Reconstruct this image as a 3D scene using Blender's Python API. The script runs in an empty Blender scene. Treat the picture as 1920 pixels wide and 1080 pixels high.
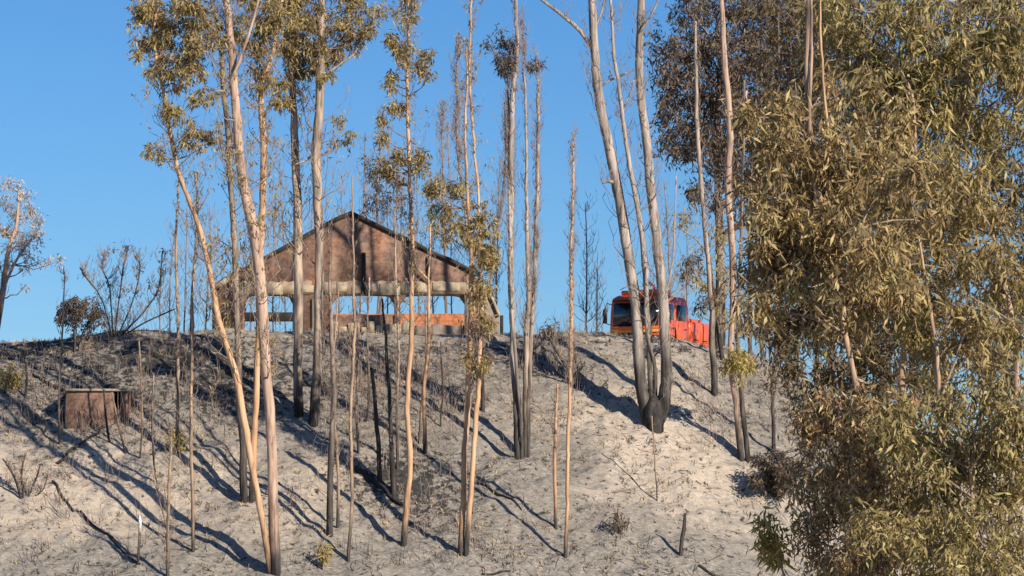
import bpy, math, random
import numpy as np
from mathutils import Vector

random.seed(7)
RNG = np.random.default_rng(11)
SC = bpy.context.scene
COL = SC.collection
R = math.radians

# ------------------------------------------------------------------ camera, sky, sun, exposure
FPX = 6704.0                       # focal length in photo pixels (1920 wide)
PITCH = R(4.0)
cam_d = bpy.data.cameras.new('camera')
cam_d.sensor_width = 36.0
cam_d.lens = FPX / 1920 * 36
cam_d.clip_start = 0.5
cam_d.clip_end = 8000
cam = bpy.data.objects.new('camera', cam_d)
COL.objects.link(cam)
cam.location = (0, 0, 0)
cam.rotation_euler = (R(90) + PITCH, 0, 0)
SC.camera = cam

SUN_AZ = R(43)                     # to the right of straight behind the camera
SUN_EL = R(27)
world = bpy.data.worlds.new('World')
SC.world = world
world.use_nodes = True
wn = world.node_tree
wn.nodes.clear()
sky = wn.nodes.new('ShaderNodeTexSky')
sky.sky_type = 'NISHITA'
sky.sun_disc = False
sky.sun_elevation = SUN_EL
sky.sun_rotation = R(180) - SUN_AZ
sky.altitude = 300
sky.air_density = 1.0
sky.dust_density = 0.0
sky.ozone_density = 10.0
hs = wn.nodes.new('ShaderNodeHueSaturation')
hs.inputs['Saturation'].default_value = 1.05
hs.inputs['Value'].default_value = 1.0
bgn = wn.nodes.new('ShaderNodeBackground')
bgn.inputs['Strength'].default_value = 0.083
wo = wn.nodes.new('ShaderNodeOutputWorld')
wn.links.new(sky.outputs[0], hs.inputs['Color'])
wn.links.new(hs.outputs[0], bgn.inputs['Color'])
wn.links.new(bgn.outputs[0], wo.inputs[0])

sun_d = bpy.data.lights.new('sun', 'SUN')
sun_d.energy = 4.9
sun_d.angle = R(0.53)
sun_d.color = (1.0, 0.87, 0.72)
sun = bpy.data.objects.new('sun', sun_d)
COL.objects.link(sun)
ldir = Vector((-math.sin(SUN_AZ) * math.cos(SUN_EL), math.cos(SUN_AZ) * math.cos(SUN_EL), -math.sin(SUN_EL)))
sun.rotation_euler = ldir.to_track_quat('-Z', 'Y').to_euler()
sun.location = (60, 60, 60)

SC.view_settings.view_transform = 'Standard'
SC.view_settings.look = 'None'
SC.view_settings.exposure = 0.36
SC.view_settings.gamma = 1.0
SC.render.engine = 'CYCLES'
SC.cycles.use_denoising = True
SC.cycles.max_bounces = 6
SC.cycles.transparent_max_bounces = 8


# ------------------------------------------------------------------ picture <-> place
def P(px, py, Y):
    u = (px - 960) / FPX
    v = (540 - py) / FPX
    d = np.array([u, math.cos(PITCH) - v * math.sin(PITCH), math.sin(PITCH) + v * math.cos(PITCH)])
    return d * (Y / d[1])


def MPP(Y):
    return Y / FPX / math.cos(PITCH)


# ------------------------------------------------------------------ value noise
def _hash(i, j, s):
    h = (i.astype(np.int64) * 374761393 + j.astype(np.int64) * 668265263 + s * 974711) & 0x7fffffff
    h = ((h ^ (h >> 13)) * 1274126177) & 0x7fffffff
    h = h ^ (h >> 16)
    return (h & 0xffff) / 65535.0


def vn(x, y, s=0):
    x = np.asarray(x, float); y = np.asarray(y, float)
    i = np.floor(x); j = np.floor(y)
    fx = x - i; fy = y - j
    fx = fx * fx * (3 - 2 * fx); fy = fy * fy * (3 - 2 * fy)
    a = _hash(i, j, s); b = _hash(i + 1, j, s); c = _hash(i, j + 1, s); d = _hash(i + 1, j + 1, s)
    return (a * (1 - fx) + b * fx) * (1 - fy) + (c * (1 - fx) + d * fx) * fy - 0.5


def sstep(a, b, x):
    t = np.clip((x - a) / (b - a), 0, 1)
    return t * t * (3 - 2 * t)


# ------------------------------------------------------------------ terrain
YC = 148.0
GRAD = 0.66
_cpx = np.array([-2500, -400, 0, 120, 200, 300, 400, 560, 700, 930, 1050, 1130, 1210, 1280, 1350, 1420, 1500, 1580, 1660, 1800, 1960, 2400, 5000])
_cpy = np.array([700, 650, 640, 638, 634, 628, 628, 625, 624, 627, 630, 633, 638, 644, 655, 672, 705, 745, 785, 830, 870, 960, 1100])
_cx = np.array([P(a, b, YC)[0] for a, b in zip(_cpx, _cpy)])
_cz = np.array([P(a, b, YC)[2] for a, b in zip(_cpx, _cpy)])


def ground(x, y, micro=True):
    x = np.asarray(x, float); y = np.asarray(y, float)
    zc = np.interp(x, _cx, _cz)
    t = YC - y
    r = 2.2
    tt = np.maximum(t, 0)
    down = GRAD * (np.sqrt(tt * tt + r * r) - r)
    # left of the house the hill rounds off into a gentler shoulder
    sh = sstep(-10, -15, x)
    down = down - sh * 0.4 * np.exp(-((t - 7) / 4.0) ** 2) * 0.6
    back = np.maximum(-t, 0)
    dip = 0.22 * sstep(2.0, 5.0, x) * sstep(0.5, 6.0, back)
    z = zc - down - dip - 0.012 * back - 0.03 * np.maximum(back - 30, 0)
    # valley floor and the photographer's side
    floor = -9.5 + 7.8 * sstep(95, 8, y) - 0.02 * np.maximum(-y, 0)
    k = 2.0
    z = np.where(t > 0, np.log(np.exp(np.clip(z / k, -60, 60)) + np.exp(np.clip(floor / k, -60, 60))) * k, z)
    far = sstep(400, 900, np.hypot(x, y))
    z = z * (1 - far) + far * (-14)
    near = 1 - sstep(150, 260, np.abs(y - 110) + np.abs(x) * 0.5)
    und = vn(x / 4.2, y / 4.2, 3) * 0.55 + vn(x / 1.7, y / 1.4, 5) * 0.34
    und = und * sstep(-3.0, 3.0, t) + und * 0.25 * (1 - sstep(-3.0, 3.0, t))
    z = z + und * near
    if micro:
        m = vn(x / 0.75, y / 0.5, 8) * 0.20 + vn(x / 0.3, y / 0.25, 9) * 0.10
        z = z + m * near * (0.35 + 0.65 * sstep(-1, 1.5, t))
    return z


def hit(px, py, lo=100.0):
    ys = np.arange(lo, 175, 0.04)
    base = P(px, py, 1.0)
    xs = base[0] * ys; zs = base[2] * ys
    g = ground(xs, ys)
    k = np.argmax(g >= zs)
    if not (g >= zs).any():
        k = np.argmin(np.abs(ys - YC))
    return np.array([xs[k], ys[k], g[k]])


# ------------------------------------------------------------------ mesh helpers
class MB:
    def __init__(self):
        self.v = []; self.f = []; self.n = 0

    def add(self, v, f):
        v = np.asarray(v, float).reshape(-1, 3); f = np.asarray(f, int)
        self.v.append(v); self.f.append(f + self.n); self.n += len(v)

    def box(self, c, s, rz=0.0, taper=1.0, bev=0.0):
        c = np.asarray(c, float); hx, hy, hz = np.asarray(s, float) / 2
        if bev <= 0:
            v = np.array([[-hx, -hy, -hz], [hx, -hy, -hz], [hx, hy, -hz], [-hx, hy, -hz],
                          [-hx * taper, -hy * taper, hz], [hx * taper, -hy * taper, hz], [hx * taper, hy * taper, hz], [-hx * taper, hy * taper, hz]])
            f = [[0, 3, 2, 1], [4, 5, 6, 7], [0, 1, 5, 4], [1, 2, 6, 5], [2, 3, 7, 6], [3, 0, 4, 7]]
            self._rot(v, f, c, rz); return
        b = bev
        def ring(z, ix):
            x = hx - ix; y = hy - ix
            return [[-x + b, -y, z], [x - b, -y, z], [x, -y + b, z], [x, y - b, z], [x - b, y, z], [-x + b, y, z], [-x, y - b, z], [-x, -y + b, z]]
        v = np.array(ring(-hz, b * .6) + ring(-hz + b, 0) + ring(hz - b, 0) + ring(hz, b * .6))
        f = []
        for r in range(3):
            for i in range(8):
                j = (i + 1) % 8
                f.append([r * 8 + i, r * 8 + j, r * 8 + 8 + j, r * 8 + 8 + i])
        self._rot(v, f, c, rz)
        n0 = self.n - 32
        self.poly.append([n0 + i for i in range(7, -1, -1)]) if hasattr(self, 'poly') else setattr(self, 'poly', [[n0 + i for i in range(7, -1, -1)]])
        self.poly.append([n0 + 24 + i for i in range(8)])

    def _rot(self, v, f, c, rz):
        if rz:
            ca, sa = math.cos(rz), math.sin(rz)
            x = v[:, 0] * ca - v[:, 1] * sa; y = v[:, 0] * sa + v[:, 1] * ca
            v = np.stack([x, y, v[:, 2]], 1)
        self.add(v + c, f)

    def tubes(self, pts, rad, sides=3):
        """pts (N,K,3) rad (N,K): N tubes at once"""
        pts = np.asarray(pts, float); rad = np.asarray(rad, float)
        N, K, _ = pts.shape
        t = np.gradient(pts, axis=1)
        t /= np.linalg.norm(t, axis=2, keepdims=True) + 1e-9
        ref = np.where((np.abs(t[:, :1, 0:1]) < 0.75), np.array([1.0, 0, 0]), np.array([0, 1.0, 0]))
        u = ref - (ref * t).sum(2, keepdims=True) * t
        u /= np.linalg.norm(u, axis=2, keepdims=True) + 1e-9
        w = np.cross(t, u)
        a = np.arange(sides) / sides * 2 * math.pi
        ring = pts[:, :, None, :] + rad[:, :, None, None] * (np.cos(a)[None, None, :, None] * u[:, :, None, :] + np.sin(a)[None, None, :, None] * w[:, :, None, :])
        base = np.arange(N)[:, None, None] * (K * sides) + np.arange(K - 1)[None, :, None] * sides
        i = np.arange(sides)[None, None, :]; j = (i + 1) % sides
        f = np.stack([base + i, base + j, base + sides + j, base + sides + i], -1).reshape(-1, 4)
        self.add(ring.reshape(-1, 3), f)

    def tube(self, pts, rad, sides=8, rough=0.0, cap=True):
        pts = np.asarray(pts, float); rad = np.broadcast_to(np.asarray(rad, float), (len(pts),))
        n0 = self.n
        self.tubes(pts[None], rad[None], sides)
        if rough:
            v = self.v[-1].reshape(len(pts), sides, 3)
            jit = 1 + rough * (RNG.random((len(pts), sides, 1)) - 0.5) * 2
            self.v[-1] = (pts[:, None, :] + (v - pts[:, None, :]) * jit).reshape(-1, 3)
        if cap:
            if not hasattr(self, 'poly'):
                self.poly = []
            self.poly.append([n0 + (sides - 1 - k) for k in range(sides)])
            e = n0 + (len(pts) - 1) * sides
            self.poly.append([e + k for k in range(sides)])

    def leaves(self, c, d, L, W):
        """drooping folded blades: c base points (N,3), d unit directions, L lengths, W widths"""
        N = len(c)
        if N == 0:
            return
        rnd = RNG.normal(size=(N, 3))
        s = np.cross(d, rnd); s /= np.linalg.norm(s, axis=1, keepdims=True) + 1e-9
        nrm = np.cross(s, d)
        L = L[:, None]; W = W[:, None]
        cur = nrm * L * RNG.uniform(-.18, .18, (N, 1))
        p0 = c
        p1 = c + d * L * .42 + s * W * .5 + cur * .5
        p2 = c + d * L + cur * -.2
        p3 = c + d * L * .42 - s * W * .5 + cur * .5
        v = np.stack([p0, p1, p2, p3], 1).reshape(-1, 3)
        b = np.arange(N)[:, None] * 4
        f = np.concatenate([b, b + 1, b + 2, b + 3], 1)
        self.add(v, f)

    def mesh(self, name, smooth=False):
        me = bpy.data.meshes.new(name)
        v = np.concatenate(self.v) if self.v else np.zeros((0, 3))
        loops = []; starts = []; tot = 0
        for f in self.f:
            k = f.shape[1]
            loops.append(f.reshape(-1)); starts.append(tot + np.arange(len(f)) * k); tot += f.size
        for p in getattr(self, 'poly', []):
            loops.append(np.array(p)); starts.append(np.array([tot])); tot += len(p)
        me.vertices.add(len(v)); me.vertices.foreach_set('co', v.astype(np.float32).ravel())
        if loops:
            lo = np.concatenate(loops); st = np.concatenate(starts)
            me.loops.add(len(lo)); me.loops.foreach_set('vertex_index', lo.astype(np.int32))
            me.polygons.add(len(st)); me.polygons.foreach_set('loop_start', st.astype(np.int32))
            if smooth:
                me.polygons.foreach_set('use_smooth', np.ones(len(st), bool))
        me.update(calc_edges=True)
        me.validate()
        return me

    def build(self, name, mat, parent=None, smooth=False, origin=None):
        if origin is not None:
            self.v = [a - np.asarray(origin) for a in self.v]
        o = bpy.data.objects.new(name, self.mesh(name, smooth))
        o.data.materials.append(mat)
        COL.objects.link(o)
        if parent is not None:
            o.parent = parent
        return o


def tag(o, label=None, cat=None, group=None, kind=None):
    if label: o['label'] = label
    if cat: o['category'] = cat
    if group: o['group'] = group
    if kind: o['kind'] = kind
    return o


def empty(name, loc, label, cat, group=None, rz=0.0):
    o = bpy.data.objects.new(name, None)
    COL.objects.link(o)
    o.location = tuple(float(a) for a in loc)
    o.rotation_euler = (0, 0, rz)
    o.empty_display_size = 0.2
    return tag(o, label, cat, group)


# ------------------------------------------------------------------ materials
def nm(name):
    m = bpy.data.materials.new(name); m.use_nodes = True
    nt = m.node_tree; b = nt.nodes['Principled BSDF']
    b.inputs['Specular IOR Level'].default_value = 0.25
    b.inputs['Roughness'].default_value = 0.85
    return m, nt, b


def ramp(nt, stops, fac=None):
    n = nt.nodes.new('ShaderNodeValToRGB')
    while len(n.color_ramp.elements) < len(stops):
        n.color_ramp.elements.new(0.5)
    for e, (p, c) in zip(n.color_ramp.elements, stops):
        e.position = p
        e.color = (*c, 1) if len(c) == 3 else c
    if fac is not None:
        nt.links.new(fac, n.inputs[0])
    return n


def noise(nt, vec, scale, detail=4, rough=.6):
    n = nt.nodes.new('ShaderNodeTexNoise')
    n.inputs['Scale'].default_value = scale; n.inputs['Detail'].default_value = detail; n.inputs['Roughness'].default_value = rough
    if vec is not None: nt.links.new(vec, n.inputs['Vector'])
    return n


def mapping(nt, src, scale):
    n = nt.nodes.new('ShaderNodeMapping'); n.inputs['Scale'].default_value = scale
    nt.links.new(src, n.inputs['Vector']); return n.outputs[0]


def math_(nt, op, a, b=None, c=None):
    n = nt.nodes.new('ShaderNodeMath'); n.operation = op
    for i, s in enumerate((a, b, c)):
        if s is None: continue
        if isinstance(s, (int, float)): n.inputs[i].default_value = s
        else: nt.links.new(s, n.inputs[i])
    return n.outputs[0]


def mixc(nt, fac, a, b, mode='MIX'):
    n = nt.nodes.new('ShaderNodeMix'); n.data_type = 'RGBA'; n.blend_type = mode
    for i, s in ((0, fac), (6, a), (7, b)):
        if isinstance(s, (int, float)): n.inputs[i].default_value = s
        elif isinstance(s, tuple): n.inputs[i].default_value = (*s, 1)
        else: nt.links.new(s, n.inputs[i])
    return n.outputs[2]


def bump(nt, b, h, strength=.5, dist=.05):
    n = nt.nodes.new('ShaderNodeBump'); n.inputs['Strength'].default_value = strength; n.inputs['Distance'].default_value = dist
    nt.links.new(h, n.inputs['Height']); nt.links.new(n.outputs[0], b.inputs['Normal'])


def bark(name, light, mid, dark, charh, charamp=1.5, streak=.10):
    m, nt, b = nm(name)
    tc = nt.nodes.new('ShaderNodeTexCoord'); ob = tc.outputs['Object']
    s = noise(nt, mapping(nt, ob, (1, 1, streak)), 7, 4)
    big = noise(nt, mapping(nt, ob, (1, 1, .45)), 1.3, 3)
    mixf = math_(nt, 'ADD', math_(nt, 'MULTIPLY', s.outputs[0], .6), math_(nt, 'MULTIPLY', big.outputs[0], .4))
    c = ramp(nt, [(.36, dark), (.47, mid), (.58, light), (.7, tuple(min(1, x * 1.12) for x in light))], mixf)
    sp = nt.nodes.new('ShaderNodeSeparateXYZ'); nt.links.new(ob, sp.inputs[0])
    n2 = noise(nt, mapping(nt, ob, (1, 1, .25)), 3, 3)
    h = math_(nt, 'ADD', sp.outputs[2], math_(nt, 'MULTIPLY', math_(nt, 'SUBTRACT', n2.outputs[0], .5), -charamp * 4))
    f = ramp(nt, [(0, (1, 1, 1)), (1, (0, 0, 0))], math_(nt, 'DIVIDE', h, max(charh, .01)))
    f.color_ramp.interpolation = 'EASE'
    ch = ramp(nt, [(.4, (.018, .017, .016)), (.6, (.06, .056, .052)), (.8, (.16, .145, .13))], s.outputs[0])
    col = mixc(nt, f.outputs[0], c.outputs[0], ch.outputs[0])
    nt.links.new(col, b.inputs['Base Color'])
    b.inputs['Roughness'].default_value = .9
    bump(nt, b, s.outputs[0], .6, .03)
    return m


BK = {
    'gold': bark('bark_peeled_gold', (.62, .42, .25), (.50, .31, .18), (.20, .13, .09), 2.0, .9),
    'pink': bark('bark_pale_pink', (.55, .40, .30), (.40, .28, .21), (.14, .10, .08), 3.2, 1.2),
    'grey': bark('bark_grey', (.50, .40, .31), (.29, .235, .19), (.085, .07, .06), 4.2, 2.0),
    'silver': bark('bark_silver', (.46, .40, .35), (.30, .26, .22), (.11, .095, .085), 5.5, 1.6),
    'dark': bark('bark_charred', (.34, .27, .21), (.17, .14, .115), (.05, .043, .038), 5.5, 2.2),
    'twig': bark('bark_twig', (.34, .27, .22), (.23, .18, .15), (.12, .095, .08), .01, .01),
    'sap': bark('bark_sapling', (.48, .34, .22), (.30, .22, .16), (.10, .08, .065), 2.2, 1.4),
    'char': bark('bark_black', (.10, .09, .08), (.05, .045, .04), (.02, .018, .017), 3.0, 1.2),
}


def leafmat(name, cols, trans=.32):
    m, nt, b = nm(name)
    g = nt.nodes.new('ShaderNodeNewGeometry')
    tc = nt.nodes.new('ShaderNodeTexCoord')
    n = noise(nt, tc.outputs['Object'], .9, 3)
    f = math_(nt, 'ADD', math_(nt, 'MULTIPLY', g.outputs['Random Per Island'], .72), math_(nt, 'MULTIPLY', math_(nt, 'SUBTRACT', n.outputs[0], .3), .9))
    k = len(cols)
    c = ramp(nt, [(i / (k - 1) * .9 + .05, cc) for i, cc in enumerate(cols)], f)
    nt.links.new(c.outputs[0], b.inputs['Base Color'])
    b.inputs['Roughness'].default_value = .55
    b.inputs['Specular IOR Level'].default_value = .35
    t = nt.nodes.new('ShaderNodeBsdfTranslucent'); nt.links.new(c.outputs[0], t.inputs[0])
    mx = nt.nodes.new('ShaderNodeMixShader'); mx.inputs[0].default_value = trans
    nt.links.new(b.outputs[0], mx.inputs[1]); nt.links.new(t.outputs[0], mx.inputs[2])
    nt.links.new(mx.outputs[0], nt.nodes['Material Output'].inputs[0])
    return m


LM = {
    'olive': leafmat('leaf_olive', [(.10, .075, .035), (.32, .225, .10), (.42, .35, .14), (.22, .15, .07), (.56, .44, .19), (.36, .33, .13)]),
    'gold': leafmat('leaf_scorched_gold', [(.06, .045, .025), (.36, .255, .11), (.12, .085, .045), (.58, .43, .19), (.20, .14, .065), (.64, .49, .23), (.36, .33, .13)]),
    'green': leafmat('leaf_olive_green', [(.05, .04, .02), (.40, .30, .12), (.12, .10, .045), (.45, .39, .15), (.22, .155, .07), (.62, .50, .22), (.36, .35, .13)]),
    'brown': leafmat('leaf_burnt_brown', [(.06, .048, .038), (.13, .10, .072), (.20, .155, .11), (.28, .22, .15)]),
    'rust': leafmat('leaf_rust', [(.07, .05, .03), (.44, .28, .13), (.14, .095, .05), (.62, .43, .21), (.24, .16, .08), (.68, .52, .26), (.42, .40, .16)]),
    'dull': leafmat('leaf_dull_pink', [(.40, .34, .28), (.58, .49, .40), (.70, .60, .48)]),
    'shade': leafmat('leaf_dark_olive_shade', [(.06, .045, .027), (.16, .118, .06), (.23, .175, .085), (.10, .075, .04), (.30, .235, .11)]),  # dark olive leaves, whose dark tone also paints shade into the thicket's gaps
    'yellow': leafmat('leaf_new_yellow', [(.22, .18, .06), (.44, .35, .10), (.58, .47, .15)]),
}


def plain(name, col, rough=.6, spec=.3, var=.25, scale=3.0, bmp=0.0, metal=0.0):
    m, nt, b = nm(name)
    tc = nt.nodes.new('ShaderNodeTexCoord')
    n = noise(nt, tc.outputs['Object'], scale, 5, .65)
    c = ramp(nt, [(.3, tuple(x * (1 - var) for x in col)), (.7, tuple(min(1, x * (1 + var)) for x in col))], n.outputs[0])
    nt.links.new(c.outputs[0], b.inputs['Base Color'])
    b.inputs['Roughness'].default_value = rough; b.inputs['Specular IOR Level'].default_value = spec; b.inputs['Metallic'].default_value = metal
    if bmp: bump(nt, b, n.outputs[0], bmp, .03)
    return m


# ------------------------------------------------------------------ the hillside sheet
def axis(lo, hi, step, out, far):
    a = np.arange(lo, hi + step * .5, step)
    l = [a[0]]; d = step
    while l[-1] > -far: d *= 1.35; l.append(l[-1] - d)
    r = [a[-1]]; d = step
    while r[-1] < far: d *= 1.35; r.append(r[-1] + d)
    return np.concatenate([np.array(l[:0:-1]), a, np.array(r[1:])])


gx = axis(-24, 24, .105, 0, 4000)
gy = axis(126, 151.5, .085, 0, 4000)
GX, GY = np.meshgrid(gx, gy)
GZ = ground(GX, GY)
nx, ny = len(gx), len(gy)
idx = np.arange(nx * ny).reshape(ny, nx)
gf = np.stack([idx[:-1, :-1], idx[:-1, 1:], idx[1:, 1:], idx[1:, :-1]], -1).reshape(-1, 4)
g = MB(); g.add(np.stack([GX, GY, GZ], -1).reshape(-1, 3), gf)

m_ground, nt, b = nm('burnt_soil')
tc = nt.nodes.new('ShaderNodeTexCoord'); ob = tc.outputs['Object']
at = nt.nodes.new('ShaderNodeAttribute'); at.attribute_name = 'ash'
sp = nt.nodes.new('ShaderNodeSeparateColor'); nt.links.new(at.outputs['Color'], sp.inputs[0])
n1 = noise(nt, mapping(nt, ob, (.7, 1.6, 1)), 1.9, 6, .7)
n2 = noise(nt, mapping(nt, ob, (.75, 1.5, 1)), 6.0, 5, .65)
n3 = noise(nt, ob, .45, 4, .6)
soil = ramp(nt, [(.3, (.34, .285, .22)), (.5, (.52, .445, .35)), (.72, (.65, .575, .475))], n1.outputs[0])
ashc = ramp(nt, [(.3, (.15, .14, .12)), (.52, (.27, .25, .215)), (.72, (.42, .39, .335))], n2.outputs[0])
charc = ramp(nt, [(.35, (.025, .024, .023)), (.7, (.085, .08, .074))], n2.outputs[0])
fa = math_(nt, 'ADD', math_(nt, 'MULTIPLY', n1.outputs[0], 1.3), math_(nt, 'SUBTRACT', math_(nt, 'MULTIPLY', n2.outputs[0], 1.1), 1.12))
fa = math_(nt, 'ADD', fa, math_(nt, 'MULTIPLY', math_(nt, 'SUBTRACT', n3.outputs[0], .5), .5))
fa = math_(nt, 'ADD', fa, math_(nt, 'SUBTRACT', sp.outputs[0], .36))
fr = ramp(nt, [(.0, (0, 0, 0)), (.28, (1, 1, 1))], fa)
c1 = mixc(nt, fr.outputs[0], soil.outputs[0], ashc.outputs[0])
n4 = noise(nt, mapping(nt, ob, (1, 1, 1)), 3.6, 6, .7)
fc = math_(nt, 'ADD', math_(nt, 'SUBTRACT', n4.outputs[0], .66), math_(nt, 'MULTIPLY', sp.outputs[1], .34))
fcr = ramp(nt, [(.0, (0, 0, 0)), (.07, (1, 1, 1))], fc)
c2 = mixc(nt, fcr.outputs[0], c1, charc.outputs[0])
nt.links.new(c2, b.inputs['Base Color'])
b.inputs['Roughness'].default_value = .95
hgt = math_(nt, 'ADD', n2.outputs[0], math_(nt, 'MULTIPLY', n4.outputs[0], .8))
bump(nt, b, hgt, .8, .07)

og = g.build('ground', m_ground, smooth=True)
tag(og, 'pale ash-strewn burnt hillside rising to the ridge', None, None, 'structure')
# where ash and charcoal lie: authored as soft patches on the hill
def patch(cx, cy, rx, ry):
    """soft patch lying on the hill round the point seen at (cx, cy), sizes turned into metres on the slope"""
    c = hit(cx, cy); m = MPP(c[1])
    return np.exp(-(((GX - c[0]) / (rx * m)) ** 2 + ((GY - c[1]) / (ry * m / GRAD)) ** 2))


ash = .46 + .5 * patch(150, 690, 330, 75) + .42 * patch(700, 680, 300, 60) + .40 * patch(960, 690, 130, 60) + .55 * patch(1050, 1080, 420, 90)
ash += .35 * patch(850, 880, 160, 70) + .45 * patch(1480, 800, 120, 120) + .25 * patch(450, 760, 160, 80) - .26 * patch(1260, 830, 200, 110) - .20 * patch(130, 900, 180, 100) - .12 * patch(560, 930, 120, 80)
ash += .35 * patch(150, 1080, 260, 45) + .4 * patch(640, 760, 180, 50) + .35 * patch(1020, 880, 110, 50)
chm = .27 + .35 * patch(700, 650, 260, 22) + .35 * patch(250, 680, 250, 50) + .5 * patch(20, 660, 170, 50) + .3 * patch(330, 655, 120, 40) + .5 * patch(180, 760, 120, 40) + .55 * patch(740, 900, 90, 45) + .35 * patch(420, 740, 80, 60) + .35 * patch(1550, 780, 120, 120)
chm += .3 * patch(620, 720, 160, 60) + .3 * patch(940, 670, 120, 40) + .25 * patch(840, 950, 90, 60)
ca = og.data.color_attributes.new('ash', 'FLOAT_COLOR', 'POINT')
arr = np.zeros((nx * ny, 4), np.float32); arr[:, 0] = np.clip(ash, 0, 1).ravel(); arr[:, 1] = np.clip(chm, 0, 1).ravel(); arr[:, 3] = 1
ca.data.foreach_set('color', arr.ravel())


# ------------------------------------------------------------------ tree kit
def spline(pts, n):
    pts = np.asarray(pts, float)
    if len(pts) < 3:
        t = np.linspace(0, 1, n)[:, None]
        return pts[0] * (1 - t) + pts[-1] * t
    p = np.vstack([2 * pts[0] - pts[1], pts, 2 * pts[-1] - pts[-2]])
    s = np.linspace(0, len(pts) - 1 - 1e-6, n)
    i = s.astype(int); t = (s - i)[:, None]
    p0, p1, p2, p3 = p[i], p[i + 1], p[i + 2], p[i + 3]
    return .5 * ((2 * p1) + (-p0 + p2) * t + (2 * p0 - 5 * p1 + 4 * p2 - p3) * t ** 2 + (-p0 + 3 * p1 - 3 * p2 + p3) * t ** 3)


def stem_path(px_pts, base, wob=.04):
    """pixel polyline with widths -> 3D path at the tree's own distance"""
    Y = base[1]
    ph = RNG.uniform(0, 6.28); amp = RNG.uniform(.15, .5)
    q = []
    h0 = px_pts[0][1]
    for (x, y, w) in px_pts:
        t = (h0 - y) / 900.0
        q.append([*P(x, y, Y + amp * math.sin(ph + t * 5) * min(1, t * 3)), w * .86 * MPP(Y) / 2])
    q = np.array(q)
    n = max(8, int(abs(px_pts[0][1] - px_pts[-1][1]) / 16))
    s = spline(q, n)
    k = np.arange(n)
    tape = np.clip(k / 4, 0, 1)
    s[:, 0] += wob * np.cumsum(RNG.normal(size=n)) * .25 * tape
    s[:, 1] += wob * np.cumsum(RNG.normal(size=n)) * .25 * tape
    # gentle kinks
    return s[:, :3], np.maximum(s[:, 3], .006)


UP = np.array([0, 0, 1.0])


def twigs(mb, path, rad, n, f0, f1, lmin, lmax, spread=.45, sub=3, thick=.016, level=True):
    """upright fine branches off a stem, each with side shoots"""
    if n <= 0: return np.zeros((0, 3))
    K = len(path)
    f = RNG.uniform(f0, f1, n)
    ii = np.clip((f * (K - 1)).astype(int), 0, K - 1)
    o = path[ii]
    az = RNG.uniform(0, 6.28, n)
    L = RNG.uniform(lmin, lmax, n) * (1.15 - .6 * f)
    out = np.stack([np.cos(az), np.sin(az), np.zeros(n)], 1)
    sp = RNG.uniform(.5, 1.5, n)[:, None] * spread
    k = 5
    t = np.linspace(0, 1, k)[None, :, None]
    # leave sideways, then turn upward
    pts = o[:, None, :] + L[:, None, None] * (out[:, None, :] * sp[:, None, :] * np.sin(t * 1.5) + UP * (t * .55 + t * t * .45))
    pts[:, 1:, :] += RNG.normal(size=(n, k - 1, 3)) * (L * .045)[:, None, None]
    r0 = np.minimum(np.maximum(thick * L / 1.2, .009), np.maximum(rad[ii] * .6, .008))
    rr = r0[:, None] * np.linspace(1, .35, k)[None, :]
    mb.tubes(pts, rr, 3)
    if sub > 0:
        m = n * sub
        src = RNG.integers(0, n, m); st = RNG.integers(1, k, m)
        o2 = pts[src, st]
        az = RNG.uniform(0, 6.28, m); out = np.stack([np.cos(az), np.sin(az), np.zeros(m)], 1)
        L2 = L[src] * RNG.uniform(.2, .5, m)
        t = np.linspace(0, 1, 3)[None, :, None]
        p2 = o2[:, None, :] + L2[:, None, None] * (out[:, None, :] * .45 * np.sin(t * 1.5) + UP * t * .9)
        p2[:, 1:, :] += RNG.normal(size=(m, 2, 3)) * (L2 * .06)[:, None, None]
        mb.tubes(p2, np.broadcast_to(np.array([.0095, .008, .0055]), (m, 3)), 3)
        return p2[:, 2]
    return pts[:, -1]


def clump_leaves(mb, c, r, n, L=.24, W=.045, flat=.8):
    c = np.asarray(c, float)
    d = RNG.normal(size=(n, 3)); d /= np.linalg.norm(d, axis=1, keepdims=True)
    q = c + d * (RNG.random((n, 1)) ** .45) * np.array([r, r, r * flat])
    dr = RNG.normal(size=(n, 3)) * .55 + np.array([0, 0, -.75]); dr += d * .35
    dr /= np.linalg.norm(dr, axis=1, keepdims=True)
    mb.leaves(q, dr, RNG.uniform(.6, 1.3, n) * L, RNG.uniform(.7, 1.3, n) * W)


def limb(mb, a, b, ra, rb, sag=.12, sides=4):
    a = np.asarray(a, float); b = np.asarray(b, float)
    t = np.linspace(0, 1, 6)[:, None]
    L = np.linalg.norm(b - a)
    p = a * (1 - t) + b * t + UP * (-sag * L * np.sin(t * math.pi)) + RNG.normal(size=(6, 3)) * L * .025 * np.sin(t * math.pi)
    mb.tube(p, np.linspace(ra, rb, 6), sides, cap=False)
    return p


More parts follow.
